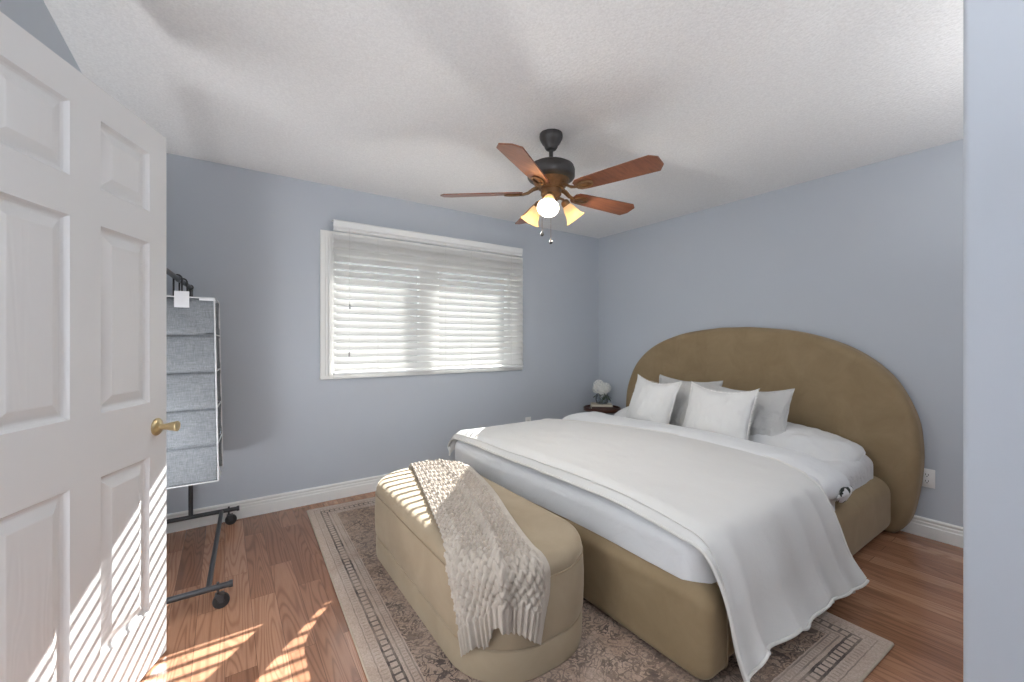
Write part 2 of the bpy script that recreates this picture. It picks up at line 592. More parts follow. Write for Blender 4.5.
def rrect(x0, x1, y0, y1, r, n=10):
    """rounded rectangle outline, counter-clockwise, n points per corner"""
    r = min(r, (x1 - x0) / 2 - 1e-4, (y1 - y0) / 2 - 1e-4)
    r = max(r, 1e-4)
    out = []
    for cx, cy, a0 in ((x1 - r, y0 + r, -90), (x1 - r, y1 - r, 0), (x0 + r, y1 - r, 90), (x0 + r, y0 + r, 180)):
        for k in range(n + 1):
            t = math.radians(a0 + 90 * k / n)
            out.append((cx + r * math.cos(t), cy + r * math.sin(t)))
    return out

def loft(mb, x0, x1, y0, y1, R, prof, n=12, mid=0):
    """stack of rounded rectangles: prof = [(inset, z)...]"""
    k0 = len(mb.v)
    m = None
    for ins, z in prof:
        ring = rrect(x0 + ins, x1 - ins, y0 + ins, y1 - ins, max(R - ins, 0.004), n)
        m = len(ring)
        mb.v += [(x, y, z) for x, y in ring]
    L = len(prof)
    for i in range(L - 1):
        for k in range(m):
            k2 = (k + 1) % m
            mb.f.append((k0 + i * m + k, k0 + i * m + k2, k0 + (i + 1) * m + k2, k0 + (i + 1) * m + k))
    mb.f.append(tuple(k0 + k for k in range(m))[::-1])
    mb.f.append(tuple(k0 + (L - 1) * m + k for k in range(m)))
    return mb

def roundtop(z0, z1, r, rb=0.0, n=8, bulge=0.0):
    """profile with rounded bottom radius rb and rounded top radius r"""
    p = []
    if rb:
        for k in range(n + 1):
            t = PI / 2 * k / n
            p.append((rb * (1 - math.sin(t)), z0 + rb * (1 - math.cos(t))))
    else:
        p.append((0, z0))
    if bulge:
        for k in range(1, 6):
            t = k / 6
            p.append((-bulge * math.sin(PI * t), z0 + rb + (z1 - r - z0 - rb) * t))
    for k in range(n + 1):
        t = PI / 2 * k / n
        p.append((r * (1 - math.cos(t)), z1 - r + r * math.sin(t)))
    return p

def grid(name, P, mat, parent=None, thick=0.0, offset=-1.0, closed_u=False, loc=None, caps=False):
    P = np.asarray(P, float)
    nu, nv = P.shape[:2]
    V = P.reshape(-1, 3)
    F = []
    for i in range(nu if closed_u else nu - 1):
        j = (i + 1) % nu
        for k in range(nv - 1):
            F.append((i * nv + k, j * nv + k, j * nv + k + 1, i * nv + k + 1))
    if caps:
        F.append(tuple(i * nv for i in range(nu))[::-1])
        F.append(tuple(i * nv + nv - 1 for i in range(nu)))
    o = link_mesh(name, V, F, mat, parent, True, loc)
    if thick:
        md = o.modifiers.new('thickness', 'SOLIDIFY')
        md.thickness = thick
        md.offset = offset
    return o

def catmull(pts, n=8, closed=False):
    pts = [np.array(p, float) for p in pts]
    out = []
    N = len(pts)
    for i in range(N if closed else N - 1):
        p1, p2 = pts[i], pts[(i + 1) % N]
        p0 = pts[i - 1] if (closed or i > 0) else 2 * p1 - p2
        p3 = pts[(i + 2) % N] if (closed or i + 2 < N) else 2 * p2 - p1
        for k in range(n):
            t = k / n
            out.append(0.5 * (2 * p1 + (p2 - p0) * t + (2 * p0 - 5 * p1 + 4 * p2 - p3) * t * t + (3 * p1 - p0 - 3 * p2 + p3) * t ** 3))
    if not closed:
        out.append(pts[-1])
    return np.array(out)

def fbm(x, y, z=0.0, sc=1.0, oct=3):
    v = 0; a = 1; tot = 0
    for i in range(oct):
        v += a * mnoise.noise(Vector((x * sc, y * sc, z + 7.3 * i)))
        tot += a; a *= 0.5; sc *= 2.0
    return v / tot

def sd_rrect(p, B, R, ins):
    """signed distance of p to a rounded rectangle shrunk by ins, closest point and normal"""
    x0, x1, y0, y1 = B[0] + ins, B[1] - ins, B[2] + ins, B[3] - ins
    rr = max(R - ins, 1e-3)
    cx, cy = (x0 + x1) / 2, (y0 + y1) / 2
    hx, hy = (x1 - x0) / 2 - rr, (y1 - y0) / 2 - rr
    qx, qy = p[0] - cx, p[1] - cy
    lx, ly = min(max(qx, -hx), hx), min(max(qy, -hy), hy)
    vx, vy = qx - lx, qy - ly
    d = math.hypot(vx, vy)
    if d < 1e-6:
        return -1, (p[0], p[1]), (0, 0)
    nx, ny = vx / d, vy / d
    return d - rr, (cx + lx + nx * rr, cy + ly + ny * rr), (nx, ny)

def drape(p, B, R, r, top, maxdrop=9.0, off=0.0):
    """fold the unfolded cloth point p over a rounded-rectangle block: position and surface normal"""
    d, q, n = sd_rrect(p, B, R, r)
    if d <= 0:
        return np.array([p[0], p[1], top + off]), np.array([0, 0, 1.0])
    if d < r * PI / 2:
        a = d / r
        nn = np.array([n[0] * math.sin(a), n[1] * math.sin(a), math.cos(a)])
        base = np.array([q[0], q[1], top - r]) + nn * r
        return base + nn * off, nn
    drop = d - r * PI / 2
    if maxdrop < 9:
        drop = maxdrop * math.tanh(drop / maxdrop)
    nn = np.array([n[0], n[1], 0.0])
    return np.array([q[0] + n[0] * r, q[1] + n[1] * r, top - r - drop]) + nn * off, nn

# ------------------------------------------------------------------ room shell
XL, XR, YW, H = -0.53, 3.63, 3.46, 2.44
YB = 0.1925          # closet wall that ends beside the camera
XC = 1.35
YN = -1.6
OX0, OX1, OZ0, OZ1 = 0.69, 2.455, 0.985, 1.958     # window opening
T = 0.18

struct(MB().box((XL - 0.2, YN - 0.1, -0.1), (XR + 0.2, YW + T, 0.0)).build('floor', M['floor'], smooth=False))
struct(MB().box((XL - 0.2, YN - 0.1, H), (XR + 0.2, YW + T, H + 0.1)).build('ceiling', M['ceiling'], smooth=False))
wb = MB()
wb.box((XL - 0.2, YW, 0), (OX0, YW + T, H)).box((OX1, YW, 0), (XR + 0.2, YW + T, H))
wb.box((OX0, YW, 0), (OX1, YW + T, OZ0)).box((OX0, YW, OZ1), (OX1, YW + T, H))
struct(wb.build('wall_window', M['wall'], smooth=False))
struct(MB().box((XR, YN, 0), (XR + 0.2, YW, H)).build('wall_headboard', M['wall'], smooth=False))
# left wall with the doorway whose door stands open
DY0, DY1 = 0.62, 1.425
wl = MB()
wl.box((XL - 0.14, YN, 0), (XL, DY0, H)).box((XL - 0.14, DY1, 0), (XL, YW, H)).box((XL - 0.14, DY0, 2.06), (XL, DY1, H))
struct(wl.build('wall_left', M['wall'], smooth=False))
wr = MB()
wr.prism(rrect(XC, XC + 0.12, YN, YB, 0.012, 5), 2, 0, H)
struct(wr.build('wall_closet', M['wall'], smooth=True))
struct(MB().box((XL - 0.14, YN - 0.1, 0), (XR, YN, H)).build('wall_back', M['wall'], smooth=False))
struct(MB().box((XL - 0.9, DY0 - 0.4, 0), (XL - 0.8, DY1 + 0.4, H)).build('wall_hall', M['wall'], smooth=False))
struct(MB().box((-9, 7.0, -0.3), (18, 7.2, 3.35)).build('wall_sky_screen', M['sky_screen'], smooth=False))  # added wall outside, blocks the bright sky between the blind slats
struct(MB().box((-30, YW + T, -0.35), (40, 60, -0.25)).build('ground', M['ground'], smooth=False))

BASE = [(0, 0), (0.017, 0), (0.017, 0.070), (0.013, 0.076), (0.013, 0.090), (0.009, 0.097), (0.012, 0.105), (0.012, 0.112), (0.005, 0.120), (0, 0.120)]
struct(MB().prism([(YW - d, z) for d, z in BASE], 0, XL, XR).build('baseboard_window', M['white_paint'], smooth=False))
struct(MB().prism([(XR - d, z) for d, z in BASE], 1, YN, YW - 0.016).build('baseboard_headboard', M['white_paint'], smooth=False))
struct(MB().prism([(XL + d, z) for d, z in BASE], 1, DY1 + 0.08, YW - 0.016).build('baseboard_left', M['white_paint'], smooth=False))

# ------------------------------------------------------------------ window
win = bpy.data.objects.new('window_1', None); win.location = ((OX0 + OX1) / 2, YW, OZ0); C.objects.link(win); struct(win)
cs = MB()
CX0, CX1, CZ0, CZ1 = 0.600, 2.515, 0.935, 2.085
cw = 0.09
for a, b in (((CX0, CZ0), (CX0 + cw, CZ1)), ((CX1 - cw * 0.68, CZ0), (CX1, CZ1)), ((CX0 + cw, CZ0), (CX1 - cw * 0.68, CZ0 + 0.048)), ((CX0 + cw, OZ1 - 0.004), (CX1 - cw * 0.68, CZ1))):
    cs.box((a[0], YW - 0.014, a[1]), (b[0], YW + 0.0, b[1]), 0.003)
# stepped mouldings toward the opening
for k, (i, d) in enumerate(((0.034, 0.020), (0.058, 0.027))):
    for a, b in (((CX0 + i, CZ0 + 0.03), (CX0 + i + 0.014, CZ1 - 0.02)), ((CX1 - i * 0.6 - 0.010, CZ0 + 0.03), (CX1 - i * 0.6, CZ1 - 0.02))):
        cs.box((a[0], YW - d, a[1]), (b[0], YW, b[1]), 0.003)
cs.build('casing', M['white_paint'], win, smooth=False)
jb = MB()
jb.box((OX0, YW, OZ0), (OX0 + 0.012, YW + T, OZ1)).box((OX1 - 0.012, YW, OZ0), (OX1, YW + T, OZ1))
jb.box((OX0, YW, OZ1 - 0.012), (OX1, YW + T, OZ1)).box((OX0, YW - 0.003, OZ0 - 0.014), (OX1, YW + T, OZ0 + 0.004), 0.002)
jb.build('jamb', M['white_paint'], win, smooth=False)
yf = YW + 0.105
fr = MB()
for a, b in (((OX0 + 0.012, OZ0), (OX0 + 0.05, OZ1)), ((OX1 - 0.05, OZ0), (OX1 - 0.012, OZ1)), ((OX0, OZ0), (OX1, OZ0 + 0.045)), ((OX0, OZ1 - 0.055), (OX1, OZ1 - 0.012))):
    fr.box((a[0], yf, a[1]), (b[0], yf + 0.07, b[1]), 0.004)
fr.build('frame', M['vinyl'], win, smooth=False)
mid = 1.545
MB().box((mid - 0.095, yf, OZ0 + 0.04), (mid + 0.095, yf + 0.07, OZ1 - 0.05), 0.004).build('meeting_stile', M['vinyl'], win, smooth=False)
for a, b in ((OX0 + 0.05, mid - 0.095), (mid + 0.095, OX1 - 0.05)):
    MB().box((a, yf + 0.032, OZ0 + 0.045), (b, yf + 0.037, OZ1 - 0.055)).build('pane', M['pane'], win, smooth=False)

# ------------------------------------------------------------------ blind
BX0, BX1 = 0.688, 2.478
yb = YW - 0.048
bl = thing('venetian_blind', 'wide white horizontal blind with closed slats hung over the window', 'blind', (1.58, yb, 2.09))
vl = MB()
vl.prism([(yb - 0.036, 2.104), (yb - 0.042, 2.110), (yb - 0.044, 2.150), (yb - 0.036, 2.160), (yb + 0.046, 2.164), (yb + 0.046, 2.158), (yb - 0.028, 2.152), (yb - 0.030, 2.104)], 0, BX0 - 0.008, BX1 - 0.022)
vl.build('valance', M['vinyl'], bl, smooth=False)
hr = MB().box((BX0 + 0.005, yb - 0.016, 2.088), (BX1 - 0.005, yb + 0.036, 2.140), 0.003)
hr.build('headrail', M['vinyl'], bl, smooth=False)
NS, SP = 19, 0.0562
TILT = math.radians(50)
for i in range(NS):
    z = 2.036 - i * SP
    sag = 0.0
    P = []
    wv = 0.0315
    prof = []
    K = 8
    for k in range(K + 1):
        s_ = -1 + 2 * k / K
        prof.append((s_ * wv, 0.0022 * (1 - s_ * s_) + 0.0014))
    for k in range(K + 1):
        s_ = 1 - 2 * k / K
        prof.append((s_ * wv, 0.0022 * (1 - s_ * s_) - 0.0014))
    jit = random.Random(i).uniform(-0.02, 0.02)
    ca, sa = math.cos(TILT + jit), math.sin(TILT + jit)
    poly = [(yb + a * ca - b * sa * 1.0, z + a * sa + b * ca) for a, b in prof]
    MB().prism(poly, 0, BX0, BX1).build('slat', M['slat'], bl, smooth=True, ang=40)
MB().box((BX0, yb - 0.030, 0.968), (BX1, yb + 0.022, 0.988), 0.005).build('bottom_rail', M['vinyl'], bl, smooth=False)
for cx in (1.02, 1.62, 1.88, 2.33):
    cd = MB()
    for dy in (-0.026, 0.028):
        cd.tube([(cx, yb + dy, 1.0), (cx, yb + dy, 2.10)], 0.0011, 6)
    cd.build('ladder_cord', M['cord'], bl)
for cx, z1 in ((0.80, 1.50), (0.795, 1.13)):
    c_ = MB().tube([(cx, yb - 0.036, 2.10), (cx, yb - 0.036, z1)], 0.0010, 6).build('pull_cord', M['cord'], bl)
    MB().lathe([(0.0025, 0.018), (0.0045, 0.012), (0.006, -0.014), (0.0045, -0.020)], Matrix.Translation((cx, yb - 0.036, z1)), 12).build('tassel', M['cord_grey'], c_)

# ------------------------------------------------------------------ door
du = Vector((0.404, 0.915, 0)).normalized()       # hinge -> free edge
dn = Vector((du.y, -du.x, 0))                     # face toward the camera
DW, DH, DT = 0.777, 2.025, 0.035
free = Vector((-0.19, 2.13, 0))
hinge = free - du * DW
door = bpy.data.objects.new('door_1', None); door.location = (hinge.x, hinge.y, 0.01); C.objects.link(door); struct(door)
def DP(a, z, d):
    """a from the free edge, height z, depth d out of the visible face"""
    p = free - du * a + dn * d
    return (p.x, p.y, z)
cols = [(0.100, 0.331), (0.446, 0.677)]
rows = [(0.225, 0.800), (1.003, 1.597), (1.713, 1.930)]
def door_face(side):
    mb = MB()
    off = 0.0 if side > 0 else -DT
    def D(a, z, d):
        return DP(a, z, off + side * d)
    xs = [0] + [v for c in cols for v in c] + [DW]
    zs = [0.01] + [v for r_ in rows for v in r_] + [DH + 0.01]
    for i in range(len(xs) - 1):
        for j in range(len(zs) - 1):
            if i % 2 == 1 and j % 2 == 1:
                continue
            mb.add([D(xs[i], zs[j], 0), D(xs[i + 1], zs[j], 0), D(xs[i + 1], zs[j + 1], 0), D(xs[i], zs[j + 1], 0)], [(0, 1, 2, 3)])
    fields = []
    for (a0, a1) in cols:
        for (z0, z1) in rows:
            steps = [(0, 0), (0.0025, -0.0035), (0.008, -0.0100), (0.014, -0.0135), (0.020, -0.0135), (0.050, -0.0030), (0.053, -0.0026)]
            rings = [[D(a0 + i, z0 + i, d), D(a1 - i, z0 + i, d), D(a1 - i, z1 - i, d), D(a0 + i, z1 - i, d)] for i, d in steps]
            vs = [p for r_ in rings for p in r_]
            fs = []
            for q in range(len(rings) - 1):
                for k in range(4):
                    k2 = (k + 1) % 4
                    fs.append((q * 4 + k, q * 4 + k2, q * 4 + 4 + k2, q * 4 + 4 + k))
            mb.add(vs, fs)
            fields.append(rings[-1])
    return mb, fields
mbF, fieldF = door_face(1)
mbB, fieldB = door_face(-1)
edge = MB()
z0, z1 = 0.01, DH + 0.01
for a in (0, DW):
    edge.add([DP(a, z0, 0), DP(a, z1, 0), DP(a, z1, -DT), DP(a, z0, -DT)], [(0, 1, 2, 3)])
for z in (z0, z1):
    edge.add([DP(0, z, 0), DP(DW, z, 0), DP(DW, z, -DT), DP(0, z, -DT)], [(0, 1, 2, 3)])
full = MB().add(mbF.v, mbF.f).add(mbB.v, mbB.f).add(edge.v, edge.f)
slab = full.build('slab', M['door'], door, smooth=False)
for r_ in fieldF + fieldB:
    MB().add(r_, [(0, 1, 2, 3)]).build('panel', M['door_field'], door, smooth=False)
KP = Vector(DP(0.060, 0.905, 0))
rot = dn.to_track_quat('Z', 'Y').to_matrix().to_4x4()
kn = MB().lathe([(0.0, 0.0), (0.033, 0.0), (0.033, 0.004), (0.029, 0.008), (0.019, 0.011), (0.0115, 0.014), (0.0105, 0.022), (0.0115, 0.032), (0.014, 0.042),
                 (0.0165, 0.052), (0.0185, 0.062), (0.0195, 0.068), (0.0185, 0.0715), (0.0150, 0.0725), (0.0130, 0.0705), (0.0, 0.0700)], Matrix.Translation(KP) @ rot, 28, cap=False)
kb = kn.build('knob', M['brass'], door)
KB = Vector(DP(0.060, 0.905, -DT))
rotb = (-dn).to_track_quat('Z', 'Y').to_matrix().to_4x4()
MB().lathe([(0.0, 0.0), (0.033, 0.0), (0.033, 0.004), (0.019, 0.011), (0.0115, 0.014), (0.0105, 0.022), (0.014, 0.042), (0.0185, 0.062), (0.0195, 0.068), (0.0150, 0.0725), (0.0, 0.0700)], Matrix.Translation(KB) @ rotb, 28, cap=False).build('knob', M['brass'], door)
for hz in (0.22, 1.02, 1.82):
    MB().tube([DP(DW + 0.006, hz - 0.045, -DT - 0.004), DP(DW + 0.006, hz + 0.045, -DT - 0.004)], 0.006, 10).build('hinge', M['brass'], door)

# ------------------------------------------------------------------ rug
RA = math.radians(-1.95 + 90 - 90)
tl = Vector((0.49, 3.31)); dwn = Vector((-0.034, -1.0)).normalized(); rgt = Vector((-dwn.y, dwn.x)).normalized()
ctr = tl + dwn * 1.37 + rgt * 0.915
rb = MB()
loft(rb, -0.915, 0.915, -1.37, 1.37, 0.006, [(0, 0.0005), (0, 0.007), (0.003, 0.0105)], 3)
rug = rb.build('rug', M['rug'], None, smooth=False)
rug.location = (ctr.x, ctr.y, 0)
rug.rotation_euler = (0, 0, math.atan2(rgt.y, rgt.x))
tag(rug, 'beige and brown distressed patterned area rug under the bench and bed', 'rug')
bt = MB()
bt.tube([(x, y, 0.006) for x, y in rrect(-0.915, 0.915, -1.37, 1.37, 0.006, 3)], 0.0055, 8, closed=True)
be = link_mesh('binding', bt.v, bt.f, M['rug_edge'])
be.parent = rug

# ------------------------------------------------------------------ bench
BB = (0.70, 1.30, 1.18, 2.59); BR = 0.26
bench = thing('upholstered_bench', 'long rounded camel velvet bench with a knit throw at foot of bed', 'bench', (1.0, 1.9, 0.011))
mb = MB(); loft(mb, *BB, BR, [(0.012, 0.011), (0.004, 0.016)] + [(0.002, 0.05), (0.001, 0.10), (0.006, 0.122), (0.016, 0.130)], 16)
mb.build('plinth', M['bench'], bench)
mb = MB()
pr = [(0.016, 0.128), (0.004, 0.134), (-0.002, 0.150), (-0.005, 0.22), (-0.005, 0.28), (-0.002, 0.34), (0.003, 0.362)]
loft(mb, *BB, BR, pr, 16)
mb.build('body', M['bench'], bench)
mb = MB()
pr = [(0.004, 0.360)] + [(0.052 - 0.049 * math.cos(t), 0.378 + 0.049 * math.sin(t)) for t in np.linspace(0.0, PI / 2, 10)] + [(0.12, 0.4300), (0.2, 0.4310)]
loft(mb, *BB, BR, pr, 16)
mb.build('seat_cushion', M['bench'], bench)
mb = MB()
mb.tube([(x, y, 0.362) for x, y in rrect(BB[0] + 0.001, BB[1] - 0.001, BB[2] + 0.001, BB[3] - 0.001, BR, 16)], 0.0035, 8, closed=True)
mb.build('piping', M['piping'], bench)

# ------------------------------------------------------------------ knit throw
def throw():
    Lp = [(1.00, 2.70), (0.971, 2.52), (0.858, 2.06), (0.765, 1.70), (0.702, 1.46), (0.618, 1.375), (0.520, 1.287), (0.445, 1.210)]
    Rp = [(1.30, 2.70), (1.285, 2.40), (1.185, 1.92), (1.060, 1.54), (0.980, 1.275), (0.975, 1.157), (0.965, 1.059), (0.905, 0.915)]
    NU, NV = 210, 560
    def arc(pts):
        c = catmull(pts, 24)
        s = np.concatenate([[0], np.cumsum(np.hypot(*np.diff(c, axis=0).T))])
        return c, s
    cl, sl = arc(Lp); cr, sr = arc(Rp)
    P = np.zeros((NU, NV, 3))
    Lm = 0.5 * (sl[-1] + sr[-1])
    for j in range(NV):
        t = j / (NV - 1)
        a = np.array([np.interp(t * sl[-1], sl, cl[:, k]) for k in (0, 1)])
        b = np.array([np.interp(t * sr[-1], sr, cr[:, k]) for k in (0, 1)])
        wid = np.linalg.norm(b - a)
        for i in range(NU):
            s = i / (NU - 1)
            q = a + (b - a) * s
            # concave hem between the two hanging corners
            if t > 0.80:
                k = (t - 0.80) / 0.2
                q = q + np.array([0.018, 0.032]) * k * k * (1.2 * math.exp(-((s - 0.47) / 0.10) ** 2) - 0.8 * math.exp(-((s - 0.32) / 0.10) ** 2) + 0.3 * math.exp(-((s - 0.7) / 0.15) ** 2))
            U = s * 0.46
            V = t * Lm
            # woven cable lattice
            cu, cv = 0.034, 0.048
            aa = U / cu + V / cv; bb = U / cu - V / cv
            fa, fb = aa - math.floor(aa), bb - math.floor(bb)
            ha = math.sqrt(max(0, 1 - ((2 * fa - 1) / 0.84) ** 2)); hb = math.sqrt(max(0, 1 - ((2 * fb - 1) / 0.84) ** 2))
            par = 1 if (math.floor(aa) + math.floor(bb)) % 2 == 0 else -1
            ov = par * math.sin(PI * fb) if True else 0
            kh = max(ha * (0.62 + 0.38 * par * math.sin(PI * fb)), hb * (0.62 - 0.38 * par * math.sin(PI * fa)))
            # each strand is itself plied yarn
            kh += 0.10 * math.sin(2 * PI * (fa * 3)) * (ha > 0.3) * (par > 0) + 0.10 * math.sin(2 * PI * (fb * 3)) * (par < 0)
            rib = 0.5 + 0.5 * math.cos(2 * PI * U / 0.027)
            d_end = (1 - t) * Lm
            k = min(1, max(0, (d_end - 0.085) / 0.02))
            kh = kh * k + (0.25 + 0.75 * rib) * (1 - k)
            # stocking-stitch edge strip on the right side
            es = min(1, max(0, (0.94 - s) / 0.03))
            kh = kh * es + 0.6 * (1 - es)
            off = 0.005 + 0.0165 * kh
            # lengthwise folds, growing toward the hem
            g = min(1, t * 1.4)
            fold = 0.020 * math.exp(-((s - 0.56 - 0.03 * math.sin(4 * t)) / 0.05) ** 2) * (0.35 + g)
            fold += 0.016 * math.exp(-((s - 0.20 + 0.05 * t) / 0.06) ** 2) * g
            fold += 0.010 * math.exp(-((s - 0.40 + 0.55 * t) / 0.05) ** 2) * max(0, 1 - 3 * t)
            fold -= 0.004 * math.exp(-((s - 0.48) / 0.03) ** 2) * g
            hang = max(0, t - 0.72) / 0.28
            fold += 0.014 * hang * (0.5 + 0.5 * math.sin(s * 16 + 1.0))
            p, n = drape(q, BB, BR, 0.05, 0.4315, off=off + fold)
            P[i, j] = p
    o = grid('knit_throw', P, M['knit'], None, 0.006, 1.0)
    # keep it off the bench: the solidify grows outward from the grid
    return tag(o, 'chunky oatmeal cable knit throw with ribbed hem draped across the bench', 'throw blanket')
throw()

# ------------------------------------------------------------------ bed
YC = 1.82
bed = thing('upholstered_bed', 'large camel velvet bed with tall arched headboard against blue-grey wall', 'bed', (2.5, YC, 0.0))
half = [(1.035, 0.0), (1.085, 0.06), (1.12, 0.16), (1.152, 0.37), (1.158, 0.57), (1.125, 0.78), (1.01, 1.01), (0.80, 1.185), (0.50, 1.297), (0.17, 1.343), (0.0, 1.348)]
hc = catmull([(a * 0.986, b) for a, b in half], 6)
def headboard():
    right = [(YC - d, z) for d, z in hc]
    left = [(YC + d, z) for d, z in hc[::-1][1:]]
    out = np.array(right + left)
    n = len(out)
    # outward normals (open at the floor)
    tang = np.gradient(out, axis=0)
    nor = np.stack([-tang[:, 1], tang[:, 0]], 1)
    nor /= np.linalg.norm(nor, axis=1)[:, None]
    cen = np.array([YC, 0.6])
    if ((out - cen) * nor).sum() < 0:
        nor = -nor
    rings = []
    Rr = 0.06
    rings.append((0.012, 3.622)); rings.append((0.0, 3.612)); rings.append((0.0, 3.545))
    for t in np.linspace(0, PI / 2, 8)[1:]:
        rings.append((Rr * (1 - math.cos(t)), 3.545 - Rr * math.sin(t)))
    V = []
    for ins, x in rings:
        for p, q in zip(out, nor):
            r_ = p - q * ins
            V.append((x, r_[0], max(0.004, r_[1])))
    F = []
    m = len(rings)
    for i in range(m - 1):
        for k in range(n - 1):
            F.append((i * n + k, i * n + k + 1, (i + 1) * n + k + 1, (i + 1) * n + k))
        F.append((i * n + n - 1, i * n, (i + 1) * n, (i + 1) * n + n - 1))
    # gently padded front: rings toward the centre line
    last = (m - 1) * n
    L = np.array(V[last:last + n])
    prev = last
    for q, s in enumerate((0.93, 0.8, 0.6, 0.35, 0.12)):
        st = len(V)
        for v in L:
            y = YC + (v[1] - YC) * s
            z = 0.004 + (v[2] - 0.004) * (1 - (1 - s) * 0.5)
            z = 0.45 + (v[2] - 0.45) * s if v[2] > 0.45 else v[2] + (0.45 - v[2]) * (1 - s)
            V.append((v[0] - 0.006 * (1 - s), y, z))
        for k in range(n):
            k2 = (k + 1) % n
            F.append((prev + k, prev + k2, st + k2, st + k))
        prev = st
    F.append(tuple(prev + k for k in range(n)))
    F.append(tuple(range(n))[::-1])
    o = link_mesh('headboard', V, F, M['velvet'], bed)
    sharp(o, 50)
headboard()
def bolster(y0, y1, z0, z1, R, xs):
    """rounded bar lying along X: xs = [(inset, x)...] of its rounded-rectangle section"""
    t = MB(); loft(t, y0, y1, z0, z1, R, xs, 10)
    return MB().add([(z, x, y) for x, y, z in t.v], t.f)
def softend(xa, xb, ra, rb):
    p = [(ra * (1 - math.sin(t)), xa + ra * (1 - math.cos(t))) for t in np.linspace(0, PI / 2, 8)]
    p += [(rb * (1 - math.cos(t)), xb - rb + rb * math.sin(t)) for t in np.linspace(0, PI / 2, 8)]
    return p
bolster(0.795, 2.850, 0.0125, 0.345, 0.068, softend(1.372, 1.508, 0.050, 0.018)).build('footboard', M['velvet'], bed)
for y0, y1 in ((0.800, 1.00), (2.645, 2.845)):
    bolster(y0, y1, 0.0125, 0.362, 0.095, softend(1.512, 3.472, 0.015, 0.03)).build('side_rail', M['velvet'], bed)
MB().tube([(1.492, y, z) for y, z in rrect(0.793, 2.852, 0.0155, 0.347, 0.068, 8)], 0.003, 6, closed=True).build('piping', M['piping'], bed)
# mattress in its fitted sheet
def mattress():
    B = (1.47, 3.465, 0.868, 2.76)
    NX, NY = 150, 130
    P = np.zeros((NX, NY, 3))
    for i in range(NX):
        for j in range(NY):
            q = (B[0] - 0.16 + (B[1] - B[0] + 0.32) * i / (NX - 1), B[2] - 0.16 + (B[3] - B[2] + 0.32) * j / (NY - 1))
            p, n = drape(q, B, 0.09, 0.06, 0.500, 0.17)
            edge = max(0, 1 - abs(q[1] - B[2]) / 0.3)
            wr = fbm(p[0] * 2.2 + p[1], p[1] * 3 - p[0], p[2] * 3, 3.0, 3)
            P[i, j] = p + n * (0.012 * wr * edge + 0.006 * wr)
    o = grid('mattress', P, M['sheet'], bed)
mattress()

# ------------------------------------------------------------------ duvet
def duvet():
    B = (1.395, 3.60, 0.828, 2.865); R = 0.13
    top = 0.520
    x0, x1 = 1.395 - 0.20, 2.62
    y0, y1 = 0.828 - 0.19, 2.865 + 0.19
    NX, NY = 170, 190
    P = np.zeros((NX, NY, 3))
    for i in range(NX):
        for j in range(NY):
            q = (x0 + (x1 - x0) * i / (NX - 1), y0 + (y1 - y0) * j / (NY - 1))
            p, n = drape(q, B, R, 0.085, top, 0.10)
            d, _, _ = sd_rrect(q, B, R, 0.085)
            ins = max(0, -d) if d > -0.9 else None
            cy = (q[1] - 1.84) / 1.02
            puff = 0.045 * max(0, 1 - cy * cy) ** 0.8 * min(1, max(0, (q[0] - 1.45) / 0.35))
            wr = fbm(p[0] * 0.9, p[1] * 1.2, p[2], 2.6, 3)
            wr2 = fbm(p[0] * 2 + 3, p[1] * 0.7, p[2], 5.0, 2)
            sag = 0.012 * math.sin(p[1] * 3.1 + 0.7) * (1 - n[2])
            P[i, j] = p + n * (0.010 * wr + 0.004 * wr2 + sag) + np.array([0, 0, puff])
    o = grid('duvet', P, M['duvet'], None, 0.010, -1.0)
    tag(o, 'white cotton duvet tucked in at the foot and folded back below the pillows', 'duvet')
    # folded-back roll
    NK, NL = 40, 120
    Q = np.zeros((NK, NL, 3))
    for j in range(NL):
        t = j / (NL - 1)
        y = 0.80 + (2.885 - 0.80) * t
        e = min(t, 1 - t) * (2.885 - 0.80)
        cap = min(1.0, math.sqrt(max(0.0, 1 - (1 - min(1, e / 0.055)) ** 2)) + 0.02)
        droop = -0.085 * max(0, 1 - (y - 0.80) / 0.24) ** 1.6 - 0.055 * max(0, 1 - (2.885 - y) / 0.24) ** 1.6
        cy = (y - 1.84) / 1.02
        zc = 0.524 + 0.030 * max(0, 1 - cy * cy) + droop
        xc = 2.645 + 0.015 * math.sin(y * 2.4)
        hw, hh = 0.160, 0.060 + 0.006 * math.sin(y * 5)
        for k in range(NK):
            a = 2 * PI * k / NK
            ca, sa = math.cos(a), math.sin(a)
            px = xc + hw * (0.35 + 0.65 * cap) * math.copysign(abs(ca) ** 0.7, ca)
            pz = zc + hh * cap * math.copysign(abs(sa) ** 0.75, sa)
            wr = fbm(px * 1.5, y * 1.2, pz * 2, 4.0, 3)
            wr3 = fbm(px * 5, y * 1.0, 3.0, 3.0, 2)
            Q[k, j] = (px, y, pz + (0.013 * wr + 0.010 * wr3) * max(0, sa))
    f = grid('fold', Q, M['duvet'], o, closed_u=True, caps=True)
    # printed underside showing at the open end of the fold
    NA, NB = 24, 9
    G = np.zeros((NA, NB, 3))
    for i in range(NA):
        for j in range(NB):
            a = 2 * PI * i / (NA - 1); r_ = 0.05 + 0.95 * j / (NB - 1)
            G[i, j] = (2.67 + 0.115 * r_ * math.cos(a), 0.803 - 0.016 * (1 - r_ * r_) - 0.004 * math.sin(3 * a) * r_, 0.432 + 0.034 * r_ * math.sin(a) + 0.006 * math.sin(4 * a) * r_)
    u = grid('underside', G, M['print'], o, 0.004, 0.0)
    u['label'] = 'white underside printed with black leaves'
duvet()

